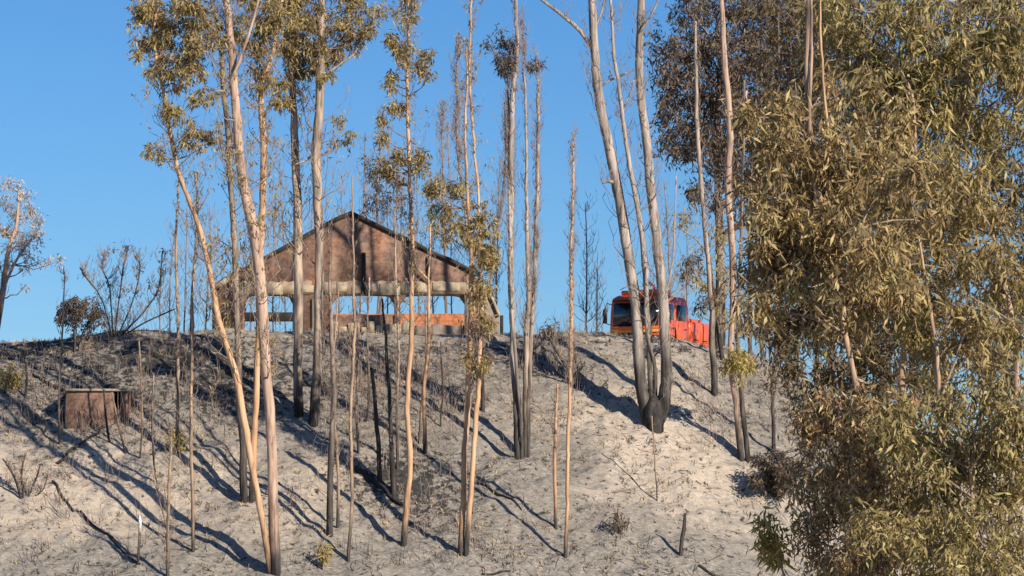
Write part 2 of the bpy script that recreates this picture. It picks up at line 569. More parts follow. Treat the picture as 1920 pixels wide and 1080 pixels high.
def make_tree(name, label, cat, stems, mat='grey', tw=(0, .3, 1, .6, 1.6), clumps=(), leaf='olive', group=None, depth=None, fill=34,
              extra=None, twig_mat='twig', lL=.24, lW=.05, tspread=.45, tsub=3, partname='trunk', wob=.06, veil=0.0):
    x0, y0, w0 = stems[0][0]
    base = hit(x0, y0) if depth is None else None
    if base is None:
        p = P(x0, y0, depth)
        base = np.array([p[0], depth, float(ground(p[0], depth))])
    root = empty(name, base, label, cat, group)
    paths = []
    for k, st in enumerate(stems):
        path, rad = stem_path(st, base, wob)
        if depth is None and st[0][1] >= y0 - 45:
            gz = ground(path[0, 0], path[0, 1])
            path = np.vstack([[path[0, 0], path[0, 1], gz - .25 - 1.1 * rad[0]], path]); rad = np.concatenate([[rad[0] * 1.15], rad])
        elif depth is not None and k == 0:
            path = np.vstack([[base[0], base[1], base[2] - .2], path]); rad = np.concatenate([[rad[0] * 1.1], rad])
        paths.append((path, rad))
        mb = MB()
        sides = 10 if rad.max() > .12 else (7 if rad.max() > .05 else 5)
        mb.tube(path, rad, sides, rough=.07 if rad.max() > .05 else .03)
        mk = mat[k] if isinstance(mat, (list, tuple)) else mat
        mb.build(partname, BK[mk], root, smooth=True, origin=base)
    bm = MB(); lm = MB()
    n, f0, f1, l0, l1 = tw
    if n:
        for path, rad in paths:
            hgt = path[-1, 2] - path[0, 2]
            nn = int(n * hgt * 3.2)
            tips = twigs(bm, path, rad, nn, f0, f1, l0, l1, tspread, tsub)
            if veil and len(tips):
                sel = tips[RNG.random(len(tips)) < veil]
                sel = np.repeat(sel, 5, axis=0) + RNG.normal(size=(len(sel) * 5, 3)) * .07
                dr = RNG.normal(size=sel.shape) * .5 + np.array([0, 0, -.8]); dr /= np.linalg.norm(dr, axis=1, keepdims=True)
                lm.leaves(sel, dr, RNG.uniform(.12, .26, len(sel)), RNG.uniform(.03, .06, len(sel)))
    if extra:
        for (st, mk) in extra:
            path, rad = stem_path(st, base, wob * .6)
            eb = MB(); eb.tube(path, rad, 5); eb.build('limb', BK[mat[0] if isinstance(mat, (list, tuple)) else mat], root, smooth=True, origin=base)
            twigs(bm, path, rad, int(6 * len(path) / 8) + 3, .2, 1, .4, 1.1, .5, 3)
    more = [(a + RNG.uniform(-1.5, 1.5) * r, b_ + RNG.uniform(-1.3, 1.3) * r, r * RNG.uniform(.5, .85)) for a, b_, r in clumps for _ in range(2) if RNG.random() < .6 and r > 10]
    for cl in list(clumps) + more:
        cx, cy, cr = cl[:3]
        Y = base[1] + RNG.uniform(-.9, .9) * (cr / 35 + .3)
        c = P(cx, cy, Y); r = cr * MPP(Y)
        best = None
        for path, rad in paths:
            dz = path[:, 2] - c[2]
            d = np.linalg.norm(path - c, axis=1) + np.where(dz > 0, dz * 2, 0) + np.abs(dz + .8) * .5
            i = int(np.argmin(d))
            if best is None or d[i] < best[0]: best = (d[i], path[i], rad[i])
        limb(bm, best[1], c, max(.012, min(best[2] * .5, .035)), .008)
        k = max(3, int(1.25 * (r / .16) ** 2))
        for _ in range(k):
            dd = RNG.normal(size=3); dd /= np.linalg.norm(dd)
            sc_ = c + dd * r * (.25 + RNG.random() * 1.05) * np.array([1, 1, 1.1])
            limb(bm, c, sc_, .009, .005, 0, 3)
            clump_leaves(lm, sc_, RNG.uniform(.12, .30), int(fill * RNG.uniform(.2, 1.15)), lL, lW, RNG.uniform(.8, 1.5))
    if bm.n: bm.build('branches', BK[twig_mat], root, smooth=True, origin=base)['kind'] = 'stuff'
    if lm.n:
        o = lm.build('foliage', LM[leaf], root, origin=base); o['kind'] = 'stuff'
    return root


# ------------------------------------------------------------------ the ruined house
def brickmat(name, c1, c2, mort, stain, grime=.5, patchcol=None):
    m, nt, b = nm(name)
    tc = nt.nodes.new('ShaderNodeTexCoord'); ob = tc.outputs['Object']
    cx = nt.nodes.new('ShaderNodeSeparateXYZ'); nt.links.new(ob, cx.inputs[0])
    cb = nt.nodes.new('ShaderNodeCombineXYZ')
    nt.links.new(math_(nt, 'ADD', cx.outputs[0], cx.outputs[1]), cb.inputs[0]); nt.links.new(cx.outputs[2], cb.inputs[1])
    br = nt.nodes.new('ShaderNodeTexBrick'); nt.links.new(cb.outputs[0], br.inputs['Vector'])
    br.inputs['Color1'].default_value = (*c1, 1); br.inputs['Color2'].default_value = (*c2, 1); br.inputs['Mortar'].default_value = (*mort, 1)
    br.inputs['Scale'].default_value = 1.0; br.inputs['Brick Width'].default_value = .30; br.inputs['Row Height'].default_value = .15; br.inputs['Mortar Size'].default_value = .012
    n1 = noise(nt, ob, .75, 6, .7); n2 = noise(nt, mapping(nt, ob, (1, 1, .3)), 1.8, 5, .65)
    f1 = ramp(nt, [(.40, (0, 0, 0)), (.62, (1, 1, 1))], n1.outputs[0])
    col = mixc(nt, math_(nt, 'MULTIPLY', f1.outputs[0], grime), br.outputs[0], stain)
    f2 = ramp(nt, [(.60, (0, 0, 0)), (.72, (1, 1, 1))], n2.outputs[0])
    col = mixc(nt, math_(nt, 'MULTIPLY', f2.outputs[0], .75), col, (.045, .04, .036))
    if patchcol:
        n3 = noise(nt, ob, .55, 4, .6)
        f3 = ramp(nt, [(.52, (0, 0, 0)), (.60, (1, 1, 1))], n3.outputs[0])
        col = mixc(nt, math_(nt, 'MULTIPLY', f3.outputs[0], .7), col, patchcol)
    n6 = noise(nt, ob, 3.2, 5, .7)
    sp6 = ramp(nt, [(.36, (.55, .52, .5)), (.52, (1, 1, 1)), (.68, (1.3, 1.27, 1.22))], n6.outputs[0])
    col = mixc(nt, 1.0, col, sp6.outputs[0], 'MULTIPLY')
    nt.links.new(col, b.inputs['Base Color'])
    n5 = noise(nt, ob, 9, 4)
    bump(nt, b, math_(nt, 'ADD', math_(nt, 'MULTIPLY', br.outputs['Fac'], -.6), n5.outputs[0]), .6, .03)
    return m


M_wall = brickmat('burnt_brick', (.30, .17, .115), (.235, .14, .10), (.25, .18, .14), (.215, .155, .12), .7, (.38, .185, .11))
M_plaster = brickmat('orange_plaster', (.54, .20, .085), (.48, .18, .08), (.46, .18, .09), (.42, .18, .10), .4)
M_greyplaster = plain('grey_render', (.27, .225, .18), .9, .1, .35, 1.6, .4)
M_cream = plain('cream_block', (.42, .345, .24), .9, .1, .5, 3.5, .5)
M_charwood = plain('charred_timber', (.035, .03, .027), .8, .2, .4, 5, .5)
M_coping = plain('sooty_coping', (.055, .045, .04), .9, .1, .45, 2.5, .4)

HY = 150.3
def hx(px): return P(px, 560, HY)[0]
def hz(py): return P(960, py, HY)[2]


def strip(mb, xs, lo, hi, y0, y1):
    n = len(xs)
    v = []
    for y in (y0, y1):
        for i in range(n): v.append([xs[i], y, lo[i]])
        for i in range(n): v.append([xs[i], y, hi[i]])
    f = []
    for i in range(n - 1):
        if abs(xs[i + 1] - xs[i]) > 1e-6:
            f.append([i, i + 1, n + i + 1, n + i])
            f.append([2 * n + i + 1, 2 * n + i, 3 * n + i, 3 * n + i + 1])
            f.append([n + i, n + i + 1, 3 * n + i + 1, 3 * n + i])
        f.append([i + 1, i, 2 * n + i, 2 * n + i + 1])
    f.append([0, n, 3 * n, 2 * n]); f.append([n - 1, 3 * n - 1, 4 * n - 1, 2 * n - 1])
    mb.add(v, f)


hb = np.array([hx(658), HY, float(ground(hx(658), HY, False)) - .1])
house = empty('ruined_house', hb, 'roofless brown brick house ruin with tall gable and empty windows on the ridge', 'house')
base_z = hb[2] - .5
WIN = [(458, 549), (622, 739), (750, 871)]
roof = [(398, 540), (440, 517), (540, 463), (620, 418), (658, 401), (700, 421), (735, 438), (800, 470), (862, 499), (888, 512), (905, 535)]
rx_ = np.array([hx(a) for a, _ in roof]); rz_ = np.array([hz(c) for _, c in roof])
xs, lo = [], []
xs.append(hx(398)); lo.append(base_z)
for a, c in WIN:
    A, C = hx(a), hx(c); top = hz(554); w = C - A
    xs.append(A); lo.append(base_z)
    for t in np.linspace(0, 1, 13):
        e = min(t, 1 - t) / .16
        drop = .36 * (1 - math.sqrt(max(0, 1 - (1 - min(1, e)) ** 2)))
        xs.append(A + w * t); lo.append(top - drop - .03 * abs(t - .5))
    xs.append(C); lo.append(base_z)
xs.append(hx(905)); lo.append(base_z)
xs = np.array(xs); lo = np.array(lo)
# refine for the roof line
add = [x for x in np.linspace(hx(399), hx(904), 60) if np.min(np.abs(xs - x)) > .03]
for x in add:
    i = np.searchsorted(xs, x)
    lo = np.insert(lo, i, np.interp(x, [xs[i - 1], xs[i]], [lo[i - 1], lo[i]])); xs = np.insert(xs, i, x)
hi = np.interp(xs, rx_, rz_) + np.array([vn(x * 3.1, 2.0, 4) for x in xs]) * .10
w = MB(); strip(w, xs, lo, hi, HY, HY + .35); w.build('front_wall', M_wall, house, origin=hb)
# sooty coping along both rakes
for seg in (roof[:5], roof[4:10]):
    mb = MB()
    q = [(a, c) for a, c in seg]
    xx = np.linspace(hx(q[0][0]), hx(q[-1][0]), 16)
    zz = np.interp(xx, rx_, rz_)
    strip(mb, xx, zz - .04, zz + .14 + .05 * np.array([vn(x * 2.3, 7.0, 6) for x in xx]), HY - .10, HY + .45)
    mb.build('coping', M_coping, house, origin=hb)
# low walls inside the middle and right openings
for (a, c, top, mat) in ((622, 739, 590, M_wall), (750, 871, 609, M_greyplaster)):
    mb = MB(); xx = np.linspace(hx(a) + .01, hx(c) - .01, 9)
    zz = np.full(9, hz(top)) + np.array([vn(x * 4, 1.5, 3) for x in xx]) * .12
    strip(mb, xx, np.full(9, base_z), zz, HY + .06, HY + .28); mb.build('sill_wall', mat, house, origin=hb)
# tan ring beam above the openings, then its paler blocks
M_tan = plain('tan_render', (.36, .28, .20), .9, .1, .4, 2.2, .5)
for (a, c) in ((440, 552), (566, 584), (603, 744), (748, 878)):
    mb = MB(); xx = np.linspace(hx(a), hx(c), 12)
    strip(mb, xx, np.full(12, hz(552)), hz(528) + np.array([vn(x * 5, 3.3, 2) for x in xx]) * .14, HY - .04, HY + .02); mb.build('ring_beam', M_tan, house, origin=hb)
# pale lintel blocks
for (a, c, t, bt) in ((446, 470, 530, 551), (476, 492, 531, 551), (497, 530, 529, 552), (567, 588, 532, 549), (632, 650, 529, 549), (660, 678, 534, 550), (694, 709, 531, 549), (712, 750, 530, 553), (760, 775, 533, 551), (778, 800, 530, 550), (811, 836, 529, 548), (841, 862, 530, 547)):
    mb = MB(); mb.box(((hx(a) + hx(c)) / 2, HY - .03, (hz(t) + hz(bt)) / 2 + RNG.uniform(-.03, .03)), (hx(c) - hx(a), .10, (hz(t) - hz(bt)) * RNG.uniform(.8, 1.0)), bev=.012)
    mb.build('lintel_block', M_cream, house, origin=hb)
# cream blocks lying in a row below the middle window
zb = float(ground(hx(690), HY - .6))
for (a, c, t, bt) in ((622, 634, 603, 622), (636, 651, 613, 623), (653, 675, 606, 623), (678, 690, 614, 624), (692, 703, 603, 623), (705, 718, 610, 624), (720, 753, 608, 622), (755, 767, 601, 622)):
    mb = MB(); mb.box(((hx(a) + hx(c)) / 2, HY - .16, (hz(t) + hz(bt + 5)) / 2), (hx(c) - hx(a), .26, hz(t) - hz(bt + 5)), bev=.025)
    mb.build('wall_block', M_cream, house, origin=hb)
# back wall (orange plaster inside) and the charred beam at the back left
BYY = HY + 7.5
def bx_(px): return P(px, 560, BYY)[0]
def bz_(py): return P(960, py, BYY)[2]
mb = MB(); xx = np.linspace(bx_(600), bx_(905), 14); zz = np.full(14, bz_(588)) + np.array([vn(x * 2, 9.5, 3) for x in xx]) * .08
strip(mb, xx, np.full(14, base_z), zz, BYY, BYY + .25); mb.build('back_wall', M_plaster, house, origin=hb)
mb = MB(); mb.box(((bx_(410) + bx_(598)) / 2, BYY - .1, (bz_(586) + bz_(603)) / 2), (bx_(598) - bx_(410), .22, bz_(586) - bz_(603)), bev=.03); mb.build('beam', M_charwood, house, origin=hb)
# side walls
mb = MB(); strip(mb, np.array([hx(398), hx(398) + .3]), np.full(2, base_z), np.full(2, hz(548)), HY + .36, BYY - .25); mb.build('side_wall', M_wall, house, origin=hb)
mb = MB()
sx = np.array([hx(905) + .01, hx(914), hx(926), hx(936)])
strip(mb, sx, np.full(4, base_z), np.array([hz(533), hz(545), hz(566), hz(592)]), HY + .05, HY + 1.0); mb.build('buttress', M_greyplaster, house, origin=hb)
mb = MB(); mb.tube([[hx(909), HY - .03, hz(536)], [hx(924), HY - .03, hz(562)], [hx(936), HY - .03, hz(592)]], .07, 5); mb.build('buttress_coping', M_cream, house, origin=hb)
mb = MB(); mb.box((hx(940.5), HY + .6, (hz(590) + base_z) / 2), (hx(944) - hx(937.5), .3, hz(590) - base_z), bev=.02); mb.build('charred_post', M_charwood, house, origin=hb)
# charred timber against the gable, eave bracket on the left, stub of a purlin
mb = MB(); mb.box((hx(682), HY - .09, (hz(474) + hz(552)) / 2), (.17, .12, hz(474) - hz(552)), bev=.02); mb.build('charred_plank', M_charwood, house, origin=hb)
mb = MB(); mb.box((hx(805), HY - .07, (hz(480) + hz(530)) / 2), (.17, .1, hz(480) - hz(530)), bev=.02); mb.build('charred_plank', M_charwood, house, origin=hb)
mb = MB(); mb.tube([[hx(397), HY - .14, hz(540)], [hx(416), HY - .2, hz(533)], [hx(434), HY - .14, hz(520)]], .14, 6); mb.build('eave_bracket', M_cream, house, origin=hb)
mb = MB(); mb.tube([[hx(777), HY - .16, hz(499)], [hx(808), HY - .2, hz(530)]], .05, 5); mb.build('fallen_lath', BK['gold'], house, origin=hb)
for (a, c) in ((549, 560), (585, 600), (871, 884)):
    mb = MB(); mb.box(((hx(a) + hx(c)) / 2, HY - .05, (hz(560) + base_z) / 2), (hx(c) - hx(a), .14, hz(560) - base_z), bev=.02); mb.build('pilaster', M_greyplaster if a > 560 else M_coping, house, origin=hb)

# ------------------------------------------------------------------ small brick hut on the left slope
M_hut = brickmat('hut_brick', (.28, .155, .11), (.22, .13, .095), (.21, .15, .115), (.17, .125, .10), .6)
M_slab = plain('hut_slab', (.34, .29, .22), .9, .1, .3, 2, .4)
sb = hit(176, 800)
hut = empty('brick_hut', sb, 'small reddish brick hut with pale slab roof on the left slope', 'hut')
s_ = MPP(sb[1])
def hp(px, py): p = P(px, py, sb[1]); return p[0], p[2]
x0, zt = hp(123, 735); x1, zbm = hp(213, 806); x2, _ = hp(226, 800); x3, _ = hp(240, 800)
mb = MB(); mb.box(((x0 + x1) / 2, sb[1] + .1, (zt + zbm) / 2 - .2), (x1 - x0, .25, zt - zbm + .4), bev=.02); mb.build('front_wall', M_hut, hut, origin=sb)
mb = MB(); mb.box((x0 + .12, sb[1] + 1.0, (zt + zbm) / 2 - .1), (.22, 1.5, zt - zbm + .4), bev=.02); mb.build('side_wall', M_hut, hut, origin=sb)
mb = MB(); mb.box((x3 - .16, sb[1] + .9, (zt + zbm) / 2 - .1), (.32, 1.8, zt - zbm + .4), bev=.02); mb.build('side_wall', M_hut, hut, origin=sb)
mb = MB(); mb.box(((x1 + x3) / 2, sb[1] + .75, (zt + zbm) / 2 - .1), (x3 - x1 - .3, .1, zt - zbm + .3), bev=.02); mb.build('door', M_charwood, hut, origin=sb)  # near-black panel across the opening, its colour standing for the dark inside
mb = MB(); mb.box(((x0 + x3) / 2, sb[1] + 1.77, (zt + zbm) / 2 - .1), (x3 - x0 - .1, .1, zt - zbm + .4), bev=.02); mb.build('back_wall', M_hut, hut, origin=sb)
mb = MB(); mb.box(((x0 + x3) / 2, sb[1] + .85, zt + .075), (x3 - x0 + .06, 1.95, .10), rz=.02, bev=.03); mb.build('roof_slab', M_slab, hut, origin=sb)

# ------------------------------------------------------------------ the fire engine
def paint(name, col, rough=.35):
    m = plain(name, col, rough, .5, .28, 2.2)
    m.node_tree.nodes['Principled BSDF'].inputs['Coat Weight'].default_value = .3
    return m


M_red = paint('engine_red', (.80, .12, .035), .4)
M_red2 = paint('engine_red_faded', (.80, .20, .13), .55)
M_white = paint('engine_white', (.72, .70, .66))
M_black = plain('engine_black', (.02, .02, .022), .5, .4, .2)
M_yel = paint('engine_yellow', (.72, .34, .03))
M_tyre = plain('tyre_rubber', (.022, .022, .022), .9, .2, .2)
M_rim = plain('rim_metal', (.35, .34, .33), .45, .5, .2, 3, 0, .6)
M_glass, nt, b = nm('engine_glass')
b.inputs['Base Color'].default_value = (.012, .016, .02, 1); b.inputs['Roughness'].default_value = .06; b.inputs['Specular IOR Level'].default_value = .8
M_lens = paint('lamp_lens', (.75, .72, .62), .15)
M_beacon = paint('beacon_orange', (.80, .16, .04), .25)

TY = 157.0
tp = P(1192, 686, TY)
tz = tp[2]
gz = float(ground(tp[0], TY))
tloc = np.array([tp[0], TY, gz])
TH = -R(25)
eng = empty('fire_engine', tloc, 'red fire engine with dark windscreen parked on the ridge behind bare trunks', 'fire engine', rz=TH)
lift = max(0.0, tz - gz)     # the cab sits as high as the road under it asks
K_ = 1.0


def tpart(name, mat, fn, parent=eng):
    mb = MB(); fn(mb); return mb.build(name, mat, parent)


# local frame: front looks to -Y, the side seen is +X, wheels on z=0
H0 = 0.62
def cab_shell(mb):
    # side profile of the crew cab swept across the width, rounded corners
    prof = [(0.00, .75), (-.02, 1.05), (0.0, 1.52), (.05, 2.20), (.09, 2.62), (.16, 2.84), (.42, 2.95), (2.95, 2.95), (3.12, 2.82), (3.18, 2.5), (3.18, .75)]
    ws = [1.22, 1.25, 1.25, 1.24, 1.22, 1.19, 1.14, 1.14, 1.17, 1.21, 1.25]
    n = len(prof)
    v = []
    for k, s in enumerate((-1, -.86, .86, 1)):
        for (y, z), ww in zip(prof, ws):
            inset = .07 if abs(s) == 1 else 0
            zz = z - (inset * .6 if z > 2.4 else 0)
            v.append([ww * s, y + (inset if y < 1.5 else -inset), zz])
    f = []
    for r in range(3):
        for i in range(n - 1):
            a = r * n + i
            f.append([a, a + n, a + n + 1, a + 1])
        f.append([r * n + n - 1, r * n + 2 * n - 1, r * n + n, r * n])
    mb.add(v, f)
    mb.poly = [list(range(n)), [3 * n + i for i in range(n - 1, -1, -1)]]


cab = tpart('cab', M_red, cab_shell)
tpart('windscreen', M_glass, lambda m: m.add([[-1.08, -.015, 1.56], [1.08, -.015, 1.56], [1.07, .06, 2.58], [-1.07, .06, 2.58], [-1.08, .06, 1.56], [1.08, .06, 1.56], [1.07, .14, 2.58], [-1.07, .14, 2.58]], [[0, 1, 2, 3], [5, 4, 7, 6], [0, 4, 5, 1], [1, 5, 6, 2], [2, 6, 7, 3], [3, 7, 4, 0]]))
for wx in (-.55, .1):
    tpart('wiper', M_black, lambda m: m.tube([[wx, -.04, 1.58], [wx + .4, .02, 2.0]], .014, 4))
tpart('visor', M_black, lambda m: m.box((0, .03, 2.68), (2.2, .24, .07), bev=.02))
tpart('front_stripe', M_yel, lambda m: m.box((0, -.035, 1.34), (2.42, .05, .13), bev=.01))
tpart('front_panel', M_red, lambda m: m.box((0, -.03, 1.48), (2.3, .06, .13), bev=.01))
tpart('grille', M_black, lambda m: m.box((0, -.04, 1.05), (1.5, .06, .36), bev=.02))
tpart('bumper', M_white, lambda m: m.box((0, -.12, .68), (2.5, .34, .34), bev=.05))
for s in (-1, 1):
    hl = tpart('headlight', M_black, lambda m: m.box((s * .98, -.05, 1.02), (.36, .08, .24), bev=.02))
    mb = MB(); mb.tube([[s * .98, -.11, 1.02], [s * .98, -.085, 1.02]], .09, 10); mb.build('lens', M_lens, hl)
    mr = tpart('mirror', M_black, lambda m: m.box((s * 1.52, .12, 2.02), (.2, .12, .62), bev=.04))
    mb = MB(); mb.tube([[s * 1.16, .22, 2.52], [s * 1.42, .08, 2.60], [s * 1.52, .12, 2.34]], .022, 5); mb.build('arm', M_black, mr); mb = MB(); mb.tube([[s * 1.22, .15, 1.62], [s * 1.5, .12, 1.72]], .02, 5); mb.build('arm', M_black, mr)
    if s > 0:
        mb = MB(); mb.box((s * 1.52, .052, 2.02), (.14, .012, .5)); mb.build('mirror_face', M_white, mr)
    for k, (ya, yb) in enumerate(((.32, 1.42), (1.62, 2.82))):
        d = tpart('door', M_red, lambda m: m.box((s * 1.255, (ya + yb) / 2, 1.30), (.04, yb - ya, 1.1), bev=.012))
        mb = MB(); zz = (1.70, 2.56)
        xa, xb = s * 1.268, s * 1.24
        mb.add([[xa, ya + .06, zz[0]], [xa, yb - .06, zz[0]], [xb, yb - .1, zz[1]], [xb, ya + .18, zz[1]], [xa - s * .05, ya + .06, zz[0]], [xa - s * .05, yb - .06, zz[0]], [xb - s * .05, yb - .1, zz[1]], [xb - s * .05, ya + .18, zz[1]]],
               [[0, 1, 2, 3], [5, 4, 7, 6], [0, 4, 5, 1], [1, 5, 6, 2], [2, 6, 7, 3], [3, 7, 4, 0]])
        mb.build('window', M_glass, d)
        mb = MB(); mb.box((s * 1.29, yb - .16, 1.5), (.04, .18, .05), bev=.01); mb.build('handle', M_black, d)
tpart('light_bar', M_beacon, lambda m: m.box((-.05, .62, 3.06), (1.7, .34, .2), bev=.05))
tpart('roof_hatch', M_red2, lambda m: m.box((.1, 1.5, 3.08), (1.5, 1.0, .3), bev=.05))
tpart('roof_rail', M_white, lambda m: m.tube([[-.9, .4, 3.2], [-.6, .38, 3.34], [.6, .38, 3.34], [.9, .4, 3.2]], .025, 5))
tpart('water_monitor', M_red2, lambda m: (m.tube([[.3, 1.4, 3.2], [.3, 1.4, 3.42], [.25, 1.0, 3.52]], .07, 6)))
tpart('chassis', M_black, lambda m: m.box((0, 2.95, .72), (1.1, 5.7, .28), bev=.03))
body = tpart('body', M_red, lambda m: m.box((0, 4.55, 1.36), (2.42, 2.4, 1.08), bev=.05))
tpart('tank', M_red, lambda m: m.box((0, 4.45, 1.98), (2.0, 1.8, .18), bev=.03))
for k in range(2):
    sh = tpart('locker_shutter', M_red, lambda m: m.box((1.222, 3.96 + k * 1.08, 1.42), (.03, .96, .80), bev=.01))
    mb = MB(); mb.box((1.25, 3.96 + k * 1.08, 1.10), (.03, .5, .04)); mb.build('handle', M_black, sh)
tpart('hose_reel', M_black, lambda m: m.tube([[-.3, 3.5, 2.16], [.3, 3.5, 2.16]], .24, 14))
tpart('side_stripe', M_yel, lambda m: m.box((1.232, 1.57, .98), (.02, 2.9, .1)))
for s in (-1, 1):
    for y in (1.15, 4.7):
        wq = tpart('wheel', M_tyre, lambda m: m.tube([[s * .86, y, .52], [s * .90, y, .52], [s * 1.16, y, .52], [s * 1.20, y, .52]], [.44, .52, .52, .44], 20))
        mb = MB(); mb.tube([[s * 1.13, y, .52], [s * 1.212, y, .52]], [.28, .24], 14); mb.build('rim', M_rim, wq)
    tpart('wheel_arch', M_black, lambda m: m.tube([[s * 1.24, 1.15 + .62 * math.cos(a), .55 + .62 * math.sin(a)] for a in np.linspace(0, math.pi, 9)], .05, 5))
eng.location.z = gz

# ------------------------------------------------------------------ the trees, one by one
GT = 'burnt eucalyptus trees on the slope'
make_tree('eucalyptus_tree', 'tall golden eucalyptus forking low into two bright peeled trunks, nearest on left slope', 'tree',
          [[(517, 1075, 24), (513, 900, 22), (505, 750, 22), (495, 600, 23), (480, 450, 24), (455, 330, 21), (440, 200, 19), (432, 90, 18), (418, -30, 14)],
           [(506, 1066, 13), (482, 911, 14), (462, 787, 15), (444, 702, 15), (413, 604, 13), (396, 522, 12), (371, 422, 11), (336, 323, 10), (317, 241, 9), (305, 167, 8), (287, 109, 7), (283, 58, 6), (293, -20, 5)]],
          mat=['pink', 'gold'], tw=(1.7, .28, 1, .8, 2.3), tspread=.6, veil=.75, leaf='olive', group=GT, fill=46, lL=.26, lW=.06,
          clumps=[(285, 25, 26), (340, 40, 34), (365, 70, 30), (310, 90, 26), (262, 95, 16), (300, 130, 24), (365, 125, 24), (375, 185, 20), (330, 215, 20), (355, 250, 20), (284, 272, 16), (345, 8, 30), (250, 70, 14), (395, 45, 22), (385, 265, 12), (310, 60, 24), (375, 20, 26), (270, 8, 22), (330, 165, 16)],
          extra=[([(430, 160, 8), (455, 100, 7), (475, 40, 6), (490, -20, 5)], 0)])
make_tree('eucalyptus_tree', 'charcoal-footed eucalyptus clump standing just behind the golden forked trunks', 'tree',
          [[(458, 940, 17), (450, 800, 16), (444, 700, 15), (439, 560, 13), (436, 450, 14), (430, 340, 12), (427, 272, 11), (418, 155, 12), (411, 78, 10), (392, -20, 9)],
           [(472, 942, 15), (479, 778, 13), (485, 627, 14), (490, 420, 15), (492, 311, 15), (490, 233, 14), (486, 163, 11), (503, 109, 8), (525, -10, 6)]],
          mat=['dark', 'gold'], tw=(1.5, .3, 1, .8, 2.3), tspread=.6, veil=.75, leaf='olive', group=GT, fill=46, lL=.26, lW=.06,
          clumps=[(470, 20, 34), (520, 30, 36), (480, 90, 24), (490, 130, 22), (500, 60, 26), (445, 60, 20), (535, 5, 28), (480, 165, 14)])
make_tree('eucalyptus_tree', 'straight grey eucalyptus crossing left half of the gable, left of a twin pair', 'tree',
          [[(561, 780, 21), (559, 640, 20), (561, 500, 20), (563, 400, 19), (560, 250, 17), (560, 165, 13), (564, 60, 10), (566, -20, 8)]],
          mat='grey', tw=(1.5, .3, 1, .8, 2.2), tspread=.6, veil=.6, leaf='olive', group=GT, fill=46, lL=.26, lW=.06,
          clumps=[(560, 60, 30), (558, 115, 34), (548, 145, 24), (585, 85, 26), (540, 100, 22), (575, 20, 28), (535, 190, 12), (590, 50, 22)])
make_tree('eucalyptus_tree', 'straight brown eucalyptus crossing left half of the gable, right of a twin pair', 'tree',
          [[(589, 795, 23), (595, 640, 20), (600, 450, 20), (599, 300, 21), (606, 150, 18), (608, 50, 15), (606, -20, 14)]],
          mat='grey', tw=(1.5, .3, 1, .8, 2.3), tspread=.6, veil=.5, leaf='olive', group=GT, fill=40, lL=.24, lW=.055,
          clumps=[(605, 115, 26), (625, 100, 18), (650, 50, 24), (690, 30, 24), (640, 262, 13), (655, 258, 9), (634, 232, 10), (670, 65, 18), (715, 15, 16), (640, 10, 20), (665, 25, 18), (630, 60, 14), (685, 60, 12)],
          extra=[([(612, 140, 7), (635, 122, 6), (660, 105, 5), (672, 90, 4)], 0), ([(600, 270, 5), (575, 300, 5), (545, 310, 4)], 0)])
make_tree('eucalyptus_tree', 'slender eucalyptus with small leaf tufts up its trunk, in front of gable right half', 'tree',
          [[(757, 1022, 14), (766, 860, 12), (763, 760, 11), (770, 640, 11), (771, 500, 9), (768, 300, 8), (768, 150, 7), (764, 50, 5), (768, -20, 4)]],
          mat='gold', tw=(1.5, .4, 1, .7, 1.8), tspread=.5, veil=.5, leaf='olive', group=GT, fill=44, lL=.22, lW=.055,
          clumps=[(765, 6, 14), (762, 45, 14), (742, 85, 15), (795, 108, 16), (758, 95, 14), (748, 195, 14), (786, 128, 13), (730, 148, 11), (782, 292, 15), (752, 297, 11), (735, 78, 10), (770, 85, 10), (790, 310, 11), (720, 230, 9), (716, 255, 10), (735, 325, 11), (710, 315, 12)])
make_tree('eucalyptus_tree', 'twin-stemmed pale eucalyptus with leafy tufts near the house right corner', 'tree',
          [[(863, 1040, 13), (870, 900, 12), (874, 780, 12), (878, 650, 11), (880, 520, 10), (876, 420, 8), (868, 300, 6), (870, 200, 5), (873, 90, 4)],
           [(872, 1075, 12), (880, 900, 12), (887, 750, 11), (890, 640, 10), (893, 520, 8), (886, 330, 6), (879, 200, 6), (879, 80, 5), (881, -20, 4)]],
          mat=['gold', 'gold'], tw=(1.0, .35, 1, .7, 1.7), tspread=.45, veil=.5, leaf='olive', group=GT, fill=44, lL=.24, lW=.055,
          clumps=[(820, 357, 17), (850, 350, 14), (872, 352, 12), (818, 395, 18), (838, 420, 20), (905, 412, 22), (893, 465, 24), (915, 490, 20), (880, 445, 18), (900, 520, 18), (925, 470, 12), (880, 375, 14), (805, 360, 12), (910, 440, 18), (890, 560, 14), (910, 600, 16), (895, 680, 12)])
make_tree('dead_tree', 'tall bare silver tree, twin stems with dark leaf ball near top, right of house', 'tree',
          [[(970, 858, 14), (965, 700, 12), (962, 550, 13), (965, 350, 12), (966, 200, 11), (972, 80, 8), (970, -20, 7)],
           [(978, 858, 9), (975, 780, 8), (960, 560, 7), (957, 350, 7), (955, 230, 5), (945, 110, 3)]],
          mat='silver', tw=(2.0, .35, 1, .7, 1.5), tspread=.25, leaf='brown', group=GT, fill=40,
          clumps=[(945, 75, 18), (942, 100, 16), (952, 120, 14)])
